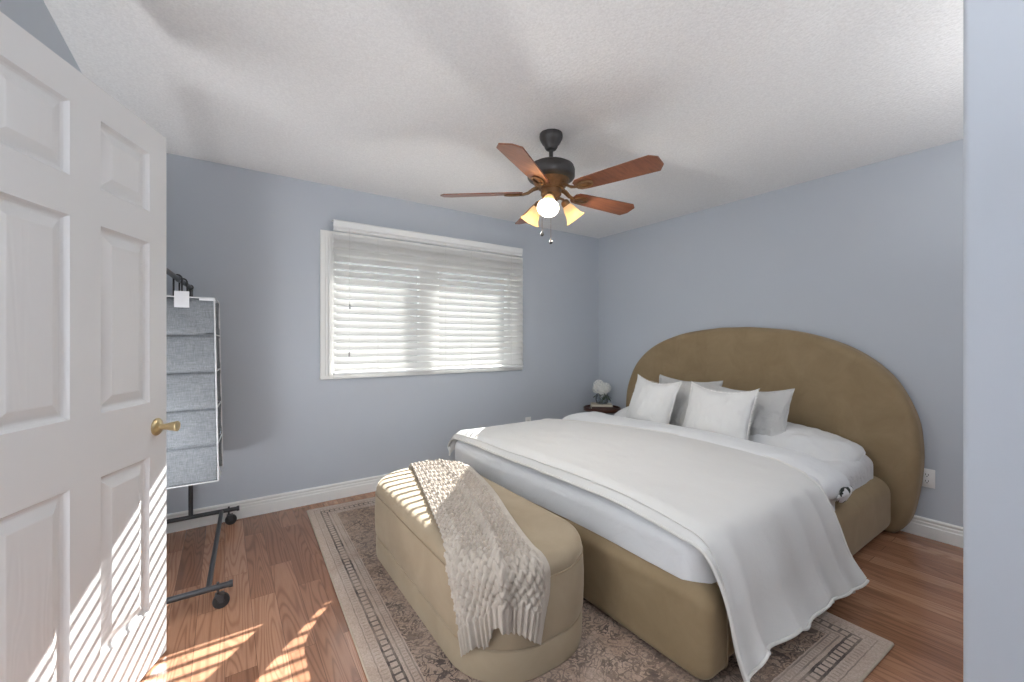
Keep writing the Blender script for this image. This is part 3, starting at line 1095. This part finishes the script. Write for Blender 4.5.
# ------------------------------------------------------------------ blanket
def blanket():
    prof = [(2.875, 0.42), (2.872, 0.47), (2.835, 0.520), (2.74, 0.552), (2.3, 0.578), (1.8, 0.587), (1.35, 0.577), (1.02, 0.553), (0.90, 0.538),
            (0.835, 0.505), (0.795, 0.43), (0.772, 0.34), (0.755, 0.22), (0.728, 0.135)]
    c = catmull(prof, 14)
    s = np.concatenate([[0], np.cumsum(np.hypot(*np.diff(c, axis=0).T))])
    L = s[-1]
    NX, NT_ = 170, 300
    hx = [(2.95, 2.24), (2.62, 2.30), (1.94, 2.46), (1.55, 2.53), (1.2, 2.53), (1.05, 2.51), (0.9, 2.44)]
    P = np.zeros((NX, NT_, 3))
    hem = []
    rnd = random.Random(4)
    for j in range(NT_):
        t = j / (NT_ - 1) * L
        y = np.interp(t, s, c[:, 0]); z = np.interp(t, s, c[:, 1])
        # tangent / normal in the profile plane
        k = min(int(np.searchsorted(s, t)), len(c) - 1); k = max(k, 1)
        ty, tz = c[k] - c[k - 1]; nl = math.hypot(ty, tz); ny, nz = -tz / nl, ty / nl
        if nz < -0.2 or (abs(nz) < 0.2 and ny > 0 and y < 1.5):
            ny, nz = -ny, -nz
        hang = min(1, max(0, (t - (L - 0.48)) / 0.48))
        if y > 0.9:
            xe = np.interp(-y, [-a for a, b in hx], [b for a, b in hx])
        else:
            xe = 2.42 + 0.02 * hang ** 1.5 - 0.03 * math.sin(PI * hang)
        xs = 1.370 - 0.010 * math.sin(y * 4) + 0.030 * max(0, hang) ** 0.7
        for i in range(NX):
            u = i / (NX - 1)
            x = xs + (xe - xs) * u
            zf = 0.0
            if x < 1.485:
                a_ = (1.485 - x) / 0.092
                x = 1.485 - 0.092 * math.sin(a_)
                zf = 0.092 * (1 - math.cos(a_)) * max(0.0, 1 - 1.6 * hang)
            f = hang ** 1.3
            rip = 0.017 * f * math.cos(2 * (u * 15 + 0.9 * math.sin(u * 7) + 0.3)) + 0.010 * f * math.sin(u * 13 + 2)
            rip += 0.020 * f * f
            out = 0.022 * hang ** 2.2 * u ** 1.6          # corner flares outward
            ph = u * 15 + 0.9 * math.sin(u * 7) + 0.3
            drop = 0.040 * f * (abs(math.sin(ph)) - 0.6) + 0.030 * hang ** 2 * u + 0.055 * f * math.exp(-(u / 0.09) ** 2)
            wr = fbm(x * 1.3, y * 1.1 + z, 4.0, 2.6, 3)
            wr2 = fbm(x * 1.0 + y * 1.6, y - x * 1.2, 9.0, 3.4, 2)
            off = 0.010 + 0.006 * wr + 0.007 * max(0, wr2 - 0.1) + 0.004
            P[i, j] = (x, y + ny * off - rip - out, max(0.03, z - zf + nz * off - drop * 1.0))
        # foot edge drops over the corner of the mattress
    # let the foot edge roll down over the mattress foot
    o = grid('plush_blanket', P, M['blanket'], None, 0.006, 1.0)
    tag(o, 'cream plush blanket spread over the bed and hanging off its near side', 'blanket')
    def hemtube(pts, r, step=2):
        mb = MB(); mb.tube([tuple(p) for p in pts[::step]], r, 8)
        mb.build('hem', M['blanket_hem'], o)
    hemtube(P[:, -1] + np.array([0, -0.003, 0.0]), 0.0062)
    hemtube(P[0, :], 0.0065)
    hemtube(P[6, :] + np.array([0.0, 0, 0.004]), 0.0035)
    hemtube(P[-1, :], 0.0055)
blanket()

# ------------------------------------------------------------------ pillows and cushions
def pillow(name, label, cat, group, mat, wdt, hgt, thk, center, rz, lean, roll=0.0, ears=0.12, seed=0, wrinkle=0.012, fringe=False, sag=0.0, n=46, tilt=0.0):
    """local frame: x across, z up, y thickness (front = -y); leaned back and turned to face -X"""
    R = Matrix.Translation(center) @ Matrix.Rotation(tilt, 4, 'X') @ Matrix.Rotation(rz, 4, 'Z') @ Matrix.Rotation(-lean, 4, 'X') @ Matrix.Rotation(roll, 4, 'Y')
    def outline(u, v):
        # pulled-in sides, pointed corners
        px = u * wdt / 2 * (1 - ears * (1 - v * v) * abs(u) ** 2)
        pz = v * hgt / 2 * (1 - ears * (1 - u * u) * abs(v) ** 2)
        if ears == 0:
            px *= 1 - 0.13 * v ** 4; pz *= 1 - 0.16 * u ** 4
        return px, pz
    V = []; F = []
    idx = {}
    for side in (-1, 1):
        for i in range(n + 1):
            for j in range(n + 1):
                u = -1 + 2 * i / n; v = -1 + 2 * j / n
                u = math.sin(u * PI / 2) * 0.35 + u * 0.65; v = math.sin(v * PI / 2) * 0.35 + v * 0.65
                rim = i in (0, n) or j in (0, n)
                if rim and side == 1:
                    idx[side, i, j] = idx[-1, i, j]
                    continue
                px, pz = outline(u, v)
                d = (max(0, 1 - u * u) ** 0.55) * (max(0, 1 - v * v) ** 0.55)
                th = thk / 2 * d * (1 - 0.28 * v)
                wr = fbm(px * 3 + seed * 5, pz * 3 + seed, side * 3.0 + seed, 2.3, 3)
                creaseu = fbm(u * 3.0 + seed, v * 1.2, seed * 2.0 + side, 1.6, 2)
                y = side * th + side * wrinkle * wr * min(1, d * 3) + side * wrinkle * 0.6 * creaseu * min(1, d * 4)
                if rim:
                    y = wrinkle * 0.8 * fbm(u * 2, v * 2, seed + 9.0, 1.5, 2)
                zz = pz - sag * (1 - u * u) * max(0, v) ** 2
                idx[side, i, j] = len(V)
                V.append(R @ Vector((px, y, zz)))
        for i in range(n):
            for j in range(n):
                q = (idx[side, i, j], idx[side, i + 1, j], idx[side, i + 1, j + 1], idx[side, i, j + 1])
                F.append(q if side == -1 else q[::-1])
    t = thing(name, label, cat, tuple(R @ Vector((0, 0, -hgt / 2))), group)
    link_mesh('cover', V, F, mat, t)
    rim = []
    for i in range(n): rim.append((i, 0))
    for j in range(n): rim.append((n, j))
    for i in range(n, 0, -1): rim.append((i, n))
    for j in range(n, 0, -1): rim.append((0, j))
    if fringe:
        rnd = random.Random(seed)
        mb = MB()
        cen = R.to_translation()
        pts = [V[idx[-1, i, j]] for i, j in rim]
        axu = (R.to_3x3() @ Vector((0, 1, 0)))
        for a in range(len(pts)):
            p0, p1 = pts[a], pts[(a + 1) % len(pts)]
            for k in range(5):
                s = (k + rnd.random()) / 5
                p = p0.lerp(p1, s)
                o = (p - cen); o -= axu * o.dot(axu); o.normalize()
                tg = (p1 - p0).normalized()
                ln = rnd.uniform(0.011, 0.021)
                tip = p + o * ln + tg * rnd.uniform(-0.006, 0.006) + axu * rnd.uniform(-0.005, 0.005)
                wv = tg * 0.0022
                ww = axu * 0.0012
                mb.add([p - wv - o * 0.004 - ww, p + wv - o * 0.004 - ww, tip, p + ww - o * 0.004], [(0, 1, 2), (1, 3, 2), (3, 0, 2), (0, 3, 1)])
        fo = mb.build('fringe', M['fringe'], t, smooth=False)
    else:
        mb = MB().tube([tuple(V[idx[-1, i, j]]) for i, j in rim], 0.0035, 6, closed=True)
        mb.build('seam', mat, t)
    return t

G1 = 'fringed throw cushions'; G2 = 'pale grey shams'; G3 = 'sleeping pillows'
fz = math.radians(-90)
pillow('sleeping_pillow', 'white sleeping pillow lying at the near side of the bed', 'pillow', G3, M['pillow'], 0.70, 0.46, 0.20, (3.21, 1.24, 0.535), fz + 0.02, math.radians(74), 0.02, 0.0, 3, 0.022, tilt=0.13)
pillow('sleeping_pillow', 'white sleeping pillow lying at the window side of the bed', 'pillow', G3, M['pillow'], 0.70, 0.46, 0.20, (3.21, 2.40, 0.535), fz, math.radians(76), 0.0, 0.0, 4, 0.022)
pillow('euro_sham', 'pale grey sham mostly hidden behind the left fringed cushion', 'pillow', G2, M['sham'], 0.58, 0.48, 0.17, (3.17, 2.06, 0.695), fz, math.radians(20), 0.02, 0.07, 5, 0.024, sag=0.02)
pillow('euro_sham', 'pale grey sham standing out beside the right fringed cushion', 'pillow', G2, M['sham'], 0.60, 0.46, 0.17, (3.14, 1.545, 0.682), fz, math.radians(20), -0.02, 0.07, 6, 0.028, sag=0.03)
pillow('fringed_cushion', 'white fringed square cushion nearer the nightstand and window', 'cushion', G1, M['cushion'], 0.46, 0.45, 0.18, (2.95, 2.215, 0.705), fz - 0.10, math.radians(20), 0.05, 0.07, 7, 0.014, True, sag=0.035)
pillow('fringed_cushion', 'white fringed square cushion in front of the standing grey sham', 'cushion', G1, M['cushion'], 0.49, 0.45, 0.18, (2.92, 1.63, 0.695), fz, math.radians(20), 0.02, 0.07, 8, 0.014, True, sag=0.04)

# ------------------------------------------------------------------ nightstand, books, flowers
NX_, NY_, NZ_ = 3.41, 3.20, 0.490
ns = thing('round_side_table', 'small round dark mahogany side table in the corner beside the headboard', 'table', (NX_, NY_, 0.0))
TM = Matrix.Translation((NX_, NY_, 0))
MB().lathe([(0.0, NZ_ - 0.022), (0.185, NZ_ - 0.022), (0.198, NZ_ - 0.016), (0.200, NZ_ + 0.014), (0.196, NZ_ + 0.018), (0.190, NZ_ + 0.014), (0.187, NZ_ + 0.0), (0.0, NZ_)], TM, 48, cap=False).build('tabletop', M['table'], ns)
MB().lathe([(0.045, NZ_ - 0.022), (0.02, NZ_ - 0.05), (0.016, NZ_ - 0.12), (0.026, NZ_ - 0.19), (0.018, NZ_ - 0.26), (0.022, 0.14), (0.030, 0.12)], TM, 24).build('pedestal', M['table'], ns)
for k in range(3):
    a = math.radians(30 + 120 * k)
    d = Vector((math.cos(a), math.sin(a), 0))
    pts = [Vector((NX_, NY_, 0.17)) + d * 0.012, Vector((NX_, NY_, 0.16)) + d * 0.06, Vector((NX_, NY_, 0.10)) + d * 0.12, Vector((NX_, NY_, 0.03)) + d * 0.17, Vector((NX_, NY_, 0.012)) + d * 0.195]
    MB().tube(pts, [0.014, 0.014, 0.012, 0.010, 0.012], 10).build('leg', M['table'], ns)
def book(label, loc, rz, sx, sy, h, cover):
    b = thing('book', label, 'book', loc, 'books on the side table')
    R = Matrix.Translation(loc) @ Matrix.Rotation(rz, 4, 'Z')
    cv = MB()
    cv.box((-sx / 2, -sy / 2, 0), (sx / 2, sy / 2, 0.003), 0.0008, R).box((-sx / 2, -sy / 2, h - 0.003), (sx / 2, sy / 2, h), 0.0008, R)
    cv.box((-sx / 2, -sy / 2, 0), (-sx / 2 + 0.004, sy / 2, h), 0.0015, R)
    cv.build('cover', cover, b, smooth=False)
    MB().box((-sx / 2 + 0.003, -sy / 2 + 0.004, 0.003), (sx / 2 - 0.005, sy / 2 - 0.004, h - 0.003), 0, R).build('pages', M['pages'], b, smooth=False)
book('dark brown book at the bottom of the pair on the round table', (NX_ - 0.01, NY_ + 0.0, NZ_ + 0.001), math.radians(52), 0.17, 0.23, 0.030, M['book_brown'])
book('cream covered book lying under the flower vase', (NX_ - 0.005, NY_ + 0.005, NZ_ + 0.0315), math.radians(48), 0.165, 0.225, 0.022, M['book_cream'])
vz = NZ_ + 0.0545
vx, vy = NX_ + 0.0, NY_ + 0.0
vt = thing('glass_vase', 'short clear glass vase standing on the stacked books', 'vase', (vx, vy, vz))
VM = Matrix.Translation((vx, vy, vz))
MB().lathe([(0.0, 0.0), (0.052, 0.0), (0.066, 0.010), (0.072, 0.05), (0.066, 0.090), (0.060, 0.105), (0.057, 0.105), (0.062, 0.088), (0.067, 0.05), (0.061, 0.013), (0.0, 0.010)], VM, 36, cap=False).build('bowl', M['vase'], vt)
fl = thing('hydrangea_bouquet', 'bunch of white hydrangeas with dark leaves in the glass vase', 'flowers', (vx, vy, vz + 0.012))
rnd = random.Random(11)
heads = [(-0.035, 0.02, 0.165, 0.062), (0.03, -0.02, 0.172, 0.060), (0.0, 0.045, 0.20, 0.058), (0.045, 0.035, 0.150, 0.050), (-0.02, -0.035, 0.145, 0.050)]
for hx_, hy_, hz_, hr_ in heads:
    mb = MB()
    c0 = Vector((vx + hx_, vy + hy_, vz + hz_))
    for k in range(62):
        zc = 1 - 1.75 * (k + 0.5) / 62
        a = k * 2.39996
        rr = math.sqrt(max(0, 1 - zc * zc))
        nrm = Vector((rr * math.cos(a), rr * math.sin(a), zc))
        q = nrm.to_track_quat('Z', 'Y').to_matrix()
        p = c0 + nrm * hr_ * rnd.uniform(0.86, 1.0)
        tw = rnd.uniform(0, PI)
        for w_ in range(4):
            b = tw + w_ * PI / 2
            d = q @ Vector((math.cos(b), math.sin(b), 0.25)); e = q @ Vector((-math.sin(b), math.cos(b), 0))
            s = 0.013
            mb.add([p, p + d * s * 0.6 + e * s * 0.5, p + d * s * 1.05 + nrm * 0.002, p + d * s * 0.6 - e * s * 0.5], [(0, 1, 2, 3)])
    f_ = mb.build('flower_head', M['petal'], fl, smooth=False)
    MB().tube([(vx + hx_ * 0.2, vy + hy_ * 0.2, vz + 0.015), (vx + hx_ * 0.6, vy + hy_ * 0.6, vz + 0.09), (c0.x, c0.y, c0.z - hr_ * 0.4)], 0.0028, 6).build('stem', M['stem'], fl)
for k, (a, up, ln) in enumerate(((-2.2, 0.1, 0.085), (-1.4, -0.1, 0.09), (-0.6, 0.15, 0.085), (2.6, 0.3, 0.08), (-1.8, 0.35, 0.075), (0.9, 0.2, 0.08))):
    b0 = Vector((vx + 0.02 * math.cos(a), vy + 0.02 * math.sin(a), vz + 0.095))
    d = Vector((math.cos(a), math.sin(a), up)).normalized(); e = d.cross(Vector((0, 0, 1))).normalized()
    mb = MB(); V = []; F = []
    for i in range(9):
        t = i / 8
        wd = 0.028 * math.sin(PI * min(1, t * 0.95 + 0.03)) ** 0.8
        c = b0 + d * ln * t + Vector((0, 0, -0.05 * t * t))
        V += [c - e * wd, c + Vector((0, 0, -0.006)), c + e * wd]
        if i:
            q = (i - 1) * 3
            F += [(q, q + 1, q + 4, q + 3), (q + 1, q + 2, q + 5, q + 4)]
    mb.add(V, F); mb.build('leaf', M['leaf'], fl)

# ------------------------------------------------------------------ outlets
def outlet(name, label, pos, nx):
    """plate on a wall; nx: outward wall normal"""
    n = Vector(nx); side = Vector((0, 0, 1)).cross(n)
    o = thing(name, label, 'outlet', pos, 'wall outlets')
    R = Matrix(((side.x, n.x, 0, pos[0]), (side.y, n.y, 0, pos[1]), (0, 0, 1, pos[2]), (0, 0, 0, 1)))
    MB().box((-0.036, 0.0, -0.058), (0.036, 0.006, 0.058), 0.0025, R).build('plate', M['plate'], o)
    for dz in (-0.020, 0.020):
        f_ = MB().box((-0.017, 0.004, dz - 0.0145), (0.017, 0.008, dz + 0.0145), 0.0015, R).build('socket', M['plate'], o)
        sl = MB()
        for sx_ in (-0.0065, 0.0065):
            sl.box((sx_ - 0.0014, 0.0078, dz - 0.002), (sx_ + 0.0014, 0.0086, dz + 0.008), 0, R)
        sl.box((-0.0024, 0.0078, dz - 0.0105), (0.0024, 0.0086, dz - 0.006), 0, R)
        sl.build('slot', M['slot'], f_, smooth=False)
outlet('wall_outlet', 'white wall outlet on the headboard wall right of the bed', (XR, 0.668, 0.372), (-1, 0, 0))
outlet('wall_outlet', 'white wall outlet under the window, half hidden by the bed', (2.59, YW, 0.385), (0, -1, 0))

# ------------------------------------------------------------------ ceiling fan
FX, FY = 1.569, 1.871
fan = thing('ceiling_fan', 'bronze five-blade ceiling fan with cherry blades and three lit shades', 'ceiling fan', (FX, FY, H))
FM = Matrix.Translation((FX, FY, 0))
MB().lathe([(0.0, 2.44), (0.066, 2.44), (0.068, 2.425), (0.066, 2.412), (0.062, 2.404), (0.050, 2.382), (0.040, 2.372), (0.038, 2.362), (0.030, 2.350), (0.016, 2.345), (0.0, 2.345)], FM, 40, cap=False).build('canopy', M['bronze'], fan)
MB().lathe([(0.012, 2.35), (0.012, 2.27)], FM, 20).build('downrod', M['bronze'], fan)
MB().lathe([(0.0, 2.292), (0.024, 2.292), (0.030, 2.276), (0.060, 2.270), (0.104, 2.263), (0.130, 2.248), (0.138, 2.226), (0.138, 2.188), (0.130, 2.176), (0.112, 2.168), (0.0, 2.168)], FM, 48, cap=False).build('motor_housing', M['bronze'], fan)
MB().lathe([(0.0, 2.170), (0.108, 2.170), (0.100, 2.150), (0.082, 2.128), (0.070, 2.118), (0.0, 2.118)], FM, 48, cap=False).build('motor_skirt', M['bronze_gold'], fan)
MB().lathe([(0.0, 2.122), (0.058, 2.122), (0.060, 2.112), (0.060, 2.086), (0.052, 2.076), (0.038, 2.066), (0.034, 2.046), (0.020, 2.034), (0.010, 2.026), (0.0, 2.026)], FM, 40, cap=False).build('light_kit', M['bronze_gold'], fan)
ZB = 2.100
BLA = [68.5, 140.5, 212.5, 284.5, 356.5]
PITCH = math.radians(13)
for ang in BLA:
    A = FM @ Matrix.Translation((0, 0, ZB)) @ Matrix.Rotation(math.radians(ang), 4, 'Z')
    Bm = A @ Matrix.Rotation(-PITCH, 4, 'X')
    # iron: arm from the motor, then a flat oval plate under the blade
    mb = MB()
    pts = [A @ Vector(p) for p in ((0.075, 0, 0.030), (0.105, 0, 0.020), (0.135, 0, 0.000))] + [Bm @ Vector(p) for p in ((0.165, 0, -0.008), (0.20, 0, -0.0085))]
    for sgn in (-1, 1):
        q = [p + (A.to_3x3() @ Vector((0, sgn * 0.012 * (1 - i / 5), 0))) for i, p in enumerate(pts)]
        mb.tube(q, [0.008, 0.008, 0.007, 0.006, 0.005], 10)
    ring = []
    for k in range(28):
        t = 2 * PI * k / 28
        ring.append(Bm @ Vector((0.222 + 0.050 * math.cos(t), 0.027 * math.sin(t), -0.0085)))
    mb.tube(ring, 0.0055, 8, closed=True)
    mb.box((0.19, -0.012, -0.0095), (0.25, 0.012, -0.0055), 0.002, Bm)
    mb.build('blade_iron', M['bronze_gold'], fan)
    # blade outline: narrow rounded root, wide clipped tip
    o = [(0.165, -0.030), (0.185, -0.046), (0.23, -0.052), (0.40, -0.060), (0.612, -0.068), (0.650, -0.040), (0.652, 0.028), (0.622, 0.068), (0.40, 0.060), (0.23, 0.052), (0.185, 0.046), (0.165, 0.030)]
    top = [Bm @ Vector((x, y, 0.003)) for x, y in o]; bot = [Bm @ Vector((x, y, -0.004)) for x, y in o]
    n = len(o)
    me = MB().add(bot + top, [tuple(range(n))[::-1], tuple(range(n, 2 * n))] + [(i, (i + 1) % n, n + (i + 1) % n, n + i) for i in range(n)])
    ob = me.build('blade', M['blade'], fan, smooth=False)
    # local frame so the grain runs along the blade
    ob.data.transform(Bm.inverted() @ mw(fan) if False else Matrix.Identity(4))
for k, ang in enumerate((-136, -16, 104)):
    a = math.radians(ang)
    d = Vector((math.cos(a), math.sin(a), 0))
    c = Vector((FX, FY, 2.060))
    arm = MB().tube([c + d * 0.030, c + d * 0.055 + Vector((0, 0, 0.012)), c + d * 0.078 + Vector((0, 0, 0.006)), c + d * 0.088 + Vector((0, 0, -0.012))], 0.008, 10)
    ax = (d * 0.62 + Vector((0, 0, -0.78))).normalized()
    SM = Matrix.Translation(c + d * 0.084 + Vector((0, 0, -0.004))) @ ax.to_track_quat('Z', 'Y').to_matrix().to_4x4()
    arm.lathe([(0.012, -0.008), (0.022, 0.000), (0.025, 0.012), (0.025, 0.026), (0.021, 0.030)], SM, 20)
    ar = arm.build('lamp_arm', M['bronze_gold'], fan)
    sh = MB().lathe([(0.022, 0.022), (0.027, 0.034), (0.033, 0.052), (0.038, 0.074), (0.044, 0.096), (0.052, 0.112), (0.062, 0.124), (0.0595, 0.125), (0.050, 0.114), (0.0415, 0.097), (0.0355, 0.074), (0.0305, 0.052), (0.0245, 0.035), (0.020, 0.024)], SM, 32, cap=False)
    so = sh.build('lamp_shade', M['shade'], fan)
    bu = MB().lathe([(0.0, 0.026), (0.012, 0.028), (0.013, 0.045), (0.020, 0.060), (0.026, 0.078), (0.026, 0.090), (0.020, 0.102), (0.010, 0.109), (0.0, 0.110)], SM, 20, cap=False)
    bu.build('bulb', M['bulb'], so)
    ld = bpy.data.lights.new('bulb_light', 'POINT')
    ld.energy = 6.0; ld.color = (1.0, 0.97, 0.92); ld.shadow_soft_size = 0.03
    lo = bpy.data.objects.new('bulb_light', ld); lo.location = SM @ Vector((0, 0, 0.122)); C.objects.link(lo)
for (dx, dy, zb, r_) in ((-0.046, 0.026, 1.855, 0.012), (0.002, 0.004, 1.812, 0.012)):
    ch = MB().tube([(FX + dx, FY + dy, 2.05), (FX + dx, FY + dy, zb + 0.012)], 0.0010, 6).build('pull_chain', M['bronze_gold'], fan)
    MB().lathe([(0.0, 0.018), (0.004, 0.016), (0.008, 0.008), (r_, -0.002), (0.007, -0.010), (0.0, -0.013)], Matrix.Translation((FX + dx, FY + dy, zb)), 16, cap=False).build('pendant', M['bronze'], ch)

# ------------------------------------------------------------------ garment rack
rack = thing('garment_rack', 'black metal rolling garment rack standing behind the open door', 'garment rack', (-0.18, 2.85, 0.0))
ZR = 0.100
for y in (2.345, 3.372):
    xe_ = 0.018 if y < 3 else 0.068
    ft = MB().tube([(-0.41, y, ZR), (xe_, y, ZR)], 0.0135, 14)
    ft.tube([(xe_ - 0.002, y, ZR), (xe_ + 0.013, y, ZR)], 0.0165, 14)
    f_ = ft.build('foot_bar', M['black_metal'], rack)
    for x in (-0.37, -0.026 if y < 3 else 0.022):
        cst = MB().tube([(x, y, ZR + 0.022), (x, y, ZR - 0.03)], 0.006, 10)
        cst.box((x - 0.012, y - 0.019, 0.060), (x + 0.024, y + 0.019, 0.068), 0.002)
        for sgn in (-1, 1):
            cst.prism([(x - 0.012, 0.066), (x + 0.024, 0.066), (x + 0.020, 0.030), (x + 0.006, 0.030)], 1, y + sgn * 0.017 - 0.0015, y + sgn * 0.017 + 0.0015)
        co_ = cst.build('caster', M['black_metal'], rack, smooth=False)
        WM = Matrix.Translation((x + 0.012, y, 0.034)) @ Matrix.Rotation(PI / 2, 4, 'X')
        MB().lathe([(0.0, -0.011), (0.012, -0.011), (0.013, -0.008), (0.026, -0.010), (0.033, -0.008), (0.034, 0.0), (0.033, 0.008), (0.026, 0.010), (0.013, 0.008), (0.012, 0.011), (0.0, 0.011)], WM, 28, cap=False).build('wheel', M['rubber'], co_)
MB().tube([(-0.062, 2.345, ZR), (-0.018, 3.372, ZR)], 0.0115, 14).build('base_bar', M['black_metal'], rack)
ZT = 1.575
for x, y in ((-0.255, 2.345), (-0.18, 3.372)):
    MB().tube([(x, y, ZR), (x, y, ZT - 0.035)], 0.0125, 14).build('upright', M['black_metal'], rack)
MB().tube([(-0.255, 2.345, ZT - 0.05), (-0.255, 2.345, ZT - 0.015), (-0.2535, 2.365, ZT), (-0.2495, 2.42, ZT), (-0.1853, 3.30, ZT), (-0.1815, 3.352, ZT), (-0.18, 3.372, ZT - 0.015), (-0.18, 3.372, ZT - 0.05)], 0.0125, 14).build('hanging_rail', M['black_metal'], rack)
for y in (2.95, 3.36):
    MB().lathe([(0.016, -0.016), (0.0175, -0.010), (0.0175, 0.010), (0.016, 0.016)], Matrix.Translation((-0.255 + 0.075 * (y - 2.345) / 1.027, y, ZT)) @ Matrix.Rotation(PI / 2, 4, 'X'), 16).build('rail_clamp', M['chrome'] if y < 3 else M['black_metal'], rack)

# ------------------------------------------------------------------ hanging organizer
OXa, OXb, OYa, OYb, OZa, OZb = -0.39, -0.048, 2.855, 3.165, 0.450, 1.470
org = thing('hanging_organizer', 'grey five-tier fabric hanging organizer with white edges on the rack', 'organizer', (-0.18, 3.0, OZa))
NT5 = 5
th = (OZb - OZa) / NT5
def xedge(z, y=None):
    far = 0.0 if y is None else 0.018 * (y - OYa) / (OYb - OYa)
    return OXb + 0.018 * (OZb - z) / (OZb - OZa) + far
for side, y in ((-1, OYa), (1, OYb)):
    for k in range(NT5):
        z0, z1 = OZa + th * k + 0.003, OZa + th * (k + 1) - 0.003
        NX2, NZ2 = 24, 14
        P = np.zeros((NX2, NZ2, 3))
        for i in range(NX2):
            for j in range(NZ2):
                u, v = i / (NX2 - 1), j / (NZ2 - 1)
                z = z0 + (z1 - z0) * v
                xx = OXa + (xedge(z, y) - OXa) * u
                bul = 0.010 * math.sin(PI * v) ** 0.5 * (0.5 + 0.5 * math.sin(PI * u)) - 0.004
                wr = 0.004 * fbm(xx * 3, z * 4, k + side * 2.0, 2.5, 2)
                if k == NT5 - 1 and side == -1:
                    wr -= 0.010 * math.exp(-((u - 0.45 - 0.5 * (1 - v)) / 0.12) ** 2)
                P[i, j] = (xx, y + side * (bul + wr), z)
        grid('side_panel', P, M['felt'], org, 0.003, 0.0)
MB().box((OXa - 0.002, OYa, OZa), (OXa + 0.002, OYb, OZb)).build('back_panel', M['felt'], org, smooth=False)
for k in range(NT5 + 1):
    z = OZa + th * k
    s_ = MB().box((OXa, OYa + 0.002, z - 0.0025), (xedge(z), OYb - 0.002, z + 0.0025)).build('shelf', M['felt'], org, smooth=False)
    MB().tube([(xedge(z, OYa), OYa, z), (xedge(z, OYb), OYb, z - 0.002)], 0.004, 8).build('edge_binding', M['piping_white'], s_)
bd = MB()
for y in (OYa - 0.002, OYb + 0.002):
    bd.tube([(xedge(OZa + (OZb - OZa) * k / 10, y), y, OZa + (OZb - OZa) * k / 10) for k in range(11)], 0.0042, 8)
bd.tube([(OXa, OYa - 0.002, OZb), (OXb, OYa - 0.002, OZb)], 0.004, 8)
bd.tube([(OXa, OYa - 0.002, OZa), (xedge(OZa), OYa - 0.002, OZa)], 0.004, 8)
bd.build('white_binding', M['piping_white'], org)
hk = [(-0.213, 2.93), (-0.200, 3.10)]
for x, y in hk:
    z = ZT
    mb = MB()
    for dx in (-0.018, 0.018):
        mb.tube([(x + dx, y, OZb - 0.002), (x + dx, y, z - 0.01)] + [(x + dx * math.cos(t), y + 0.004 * dx / 0.018, z + 0.022 * math.sin(t)) for t in np.linspace(0, PI, 9)] + [(x - dx, y, OZb + 0.05)], 0.0042, 8)
    mb.build('hook', M['black_metal'], org)
MB().box((-0.222, OYa - 0.016, OZb - 0.058), (-0.158, OYa - 0.0145, OZb + 0.030), 0.0005).build('tag', M['tag'], org, smooth=False)
MB().box((-0.115, OYa - 0.014, OZb - 0.016), (-0.045, OYa - 0.0125, OZb - 0.002), 0.0005).build('care_label', M['tag'], org, smooth=False)
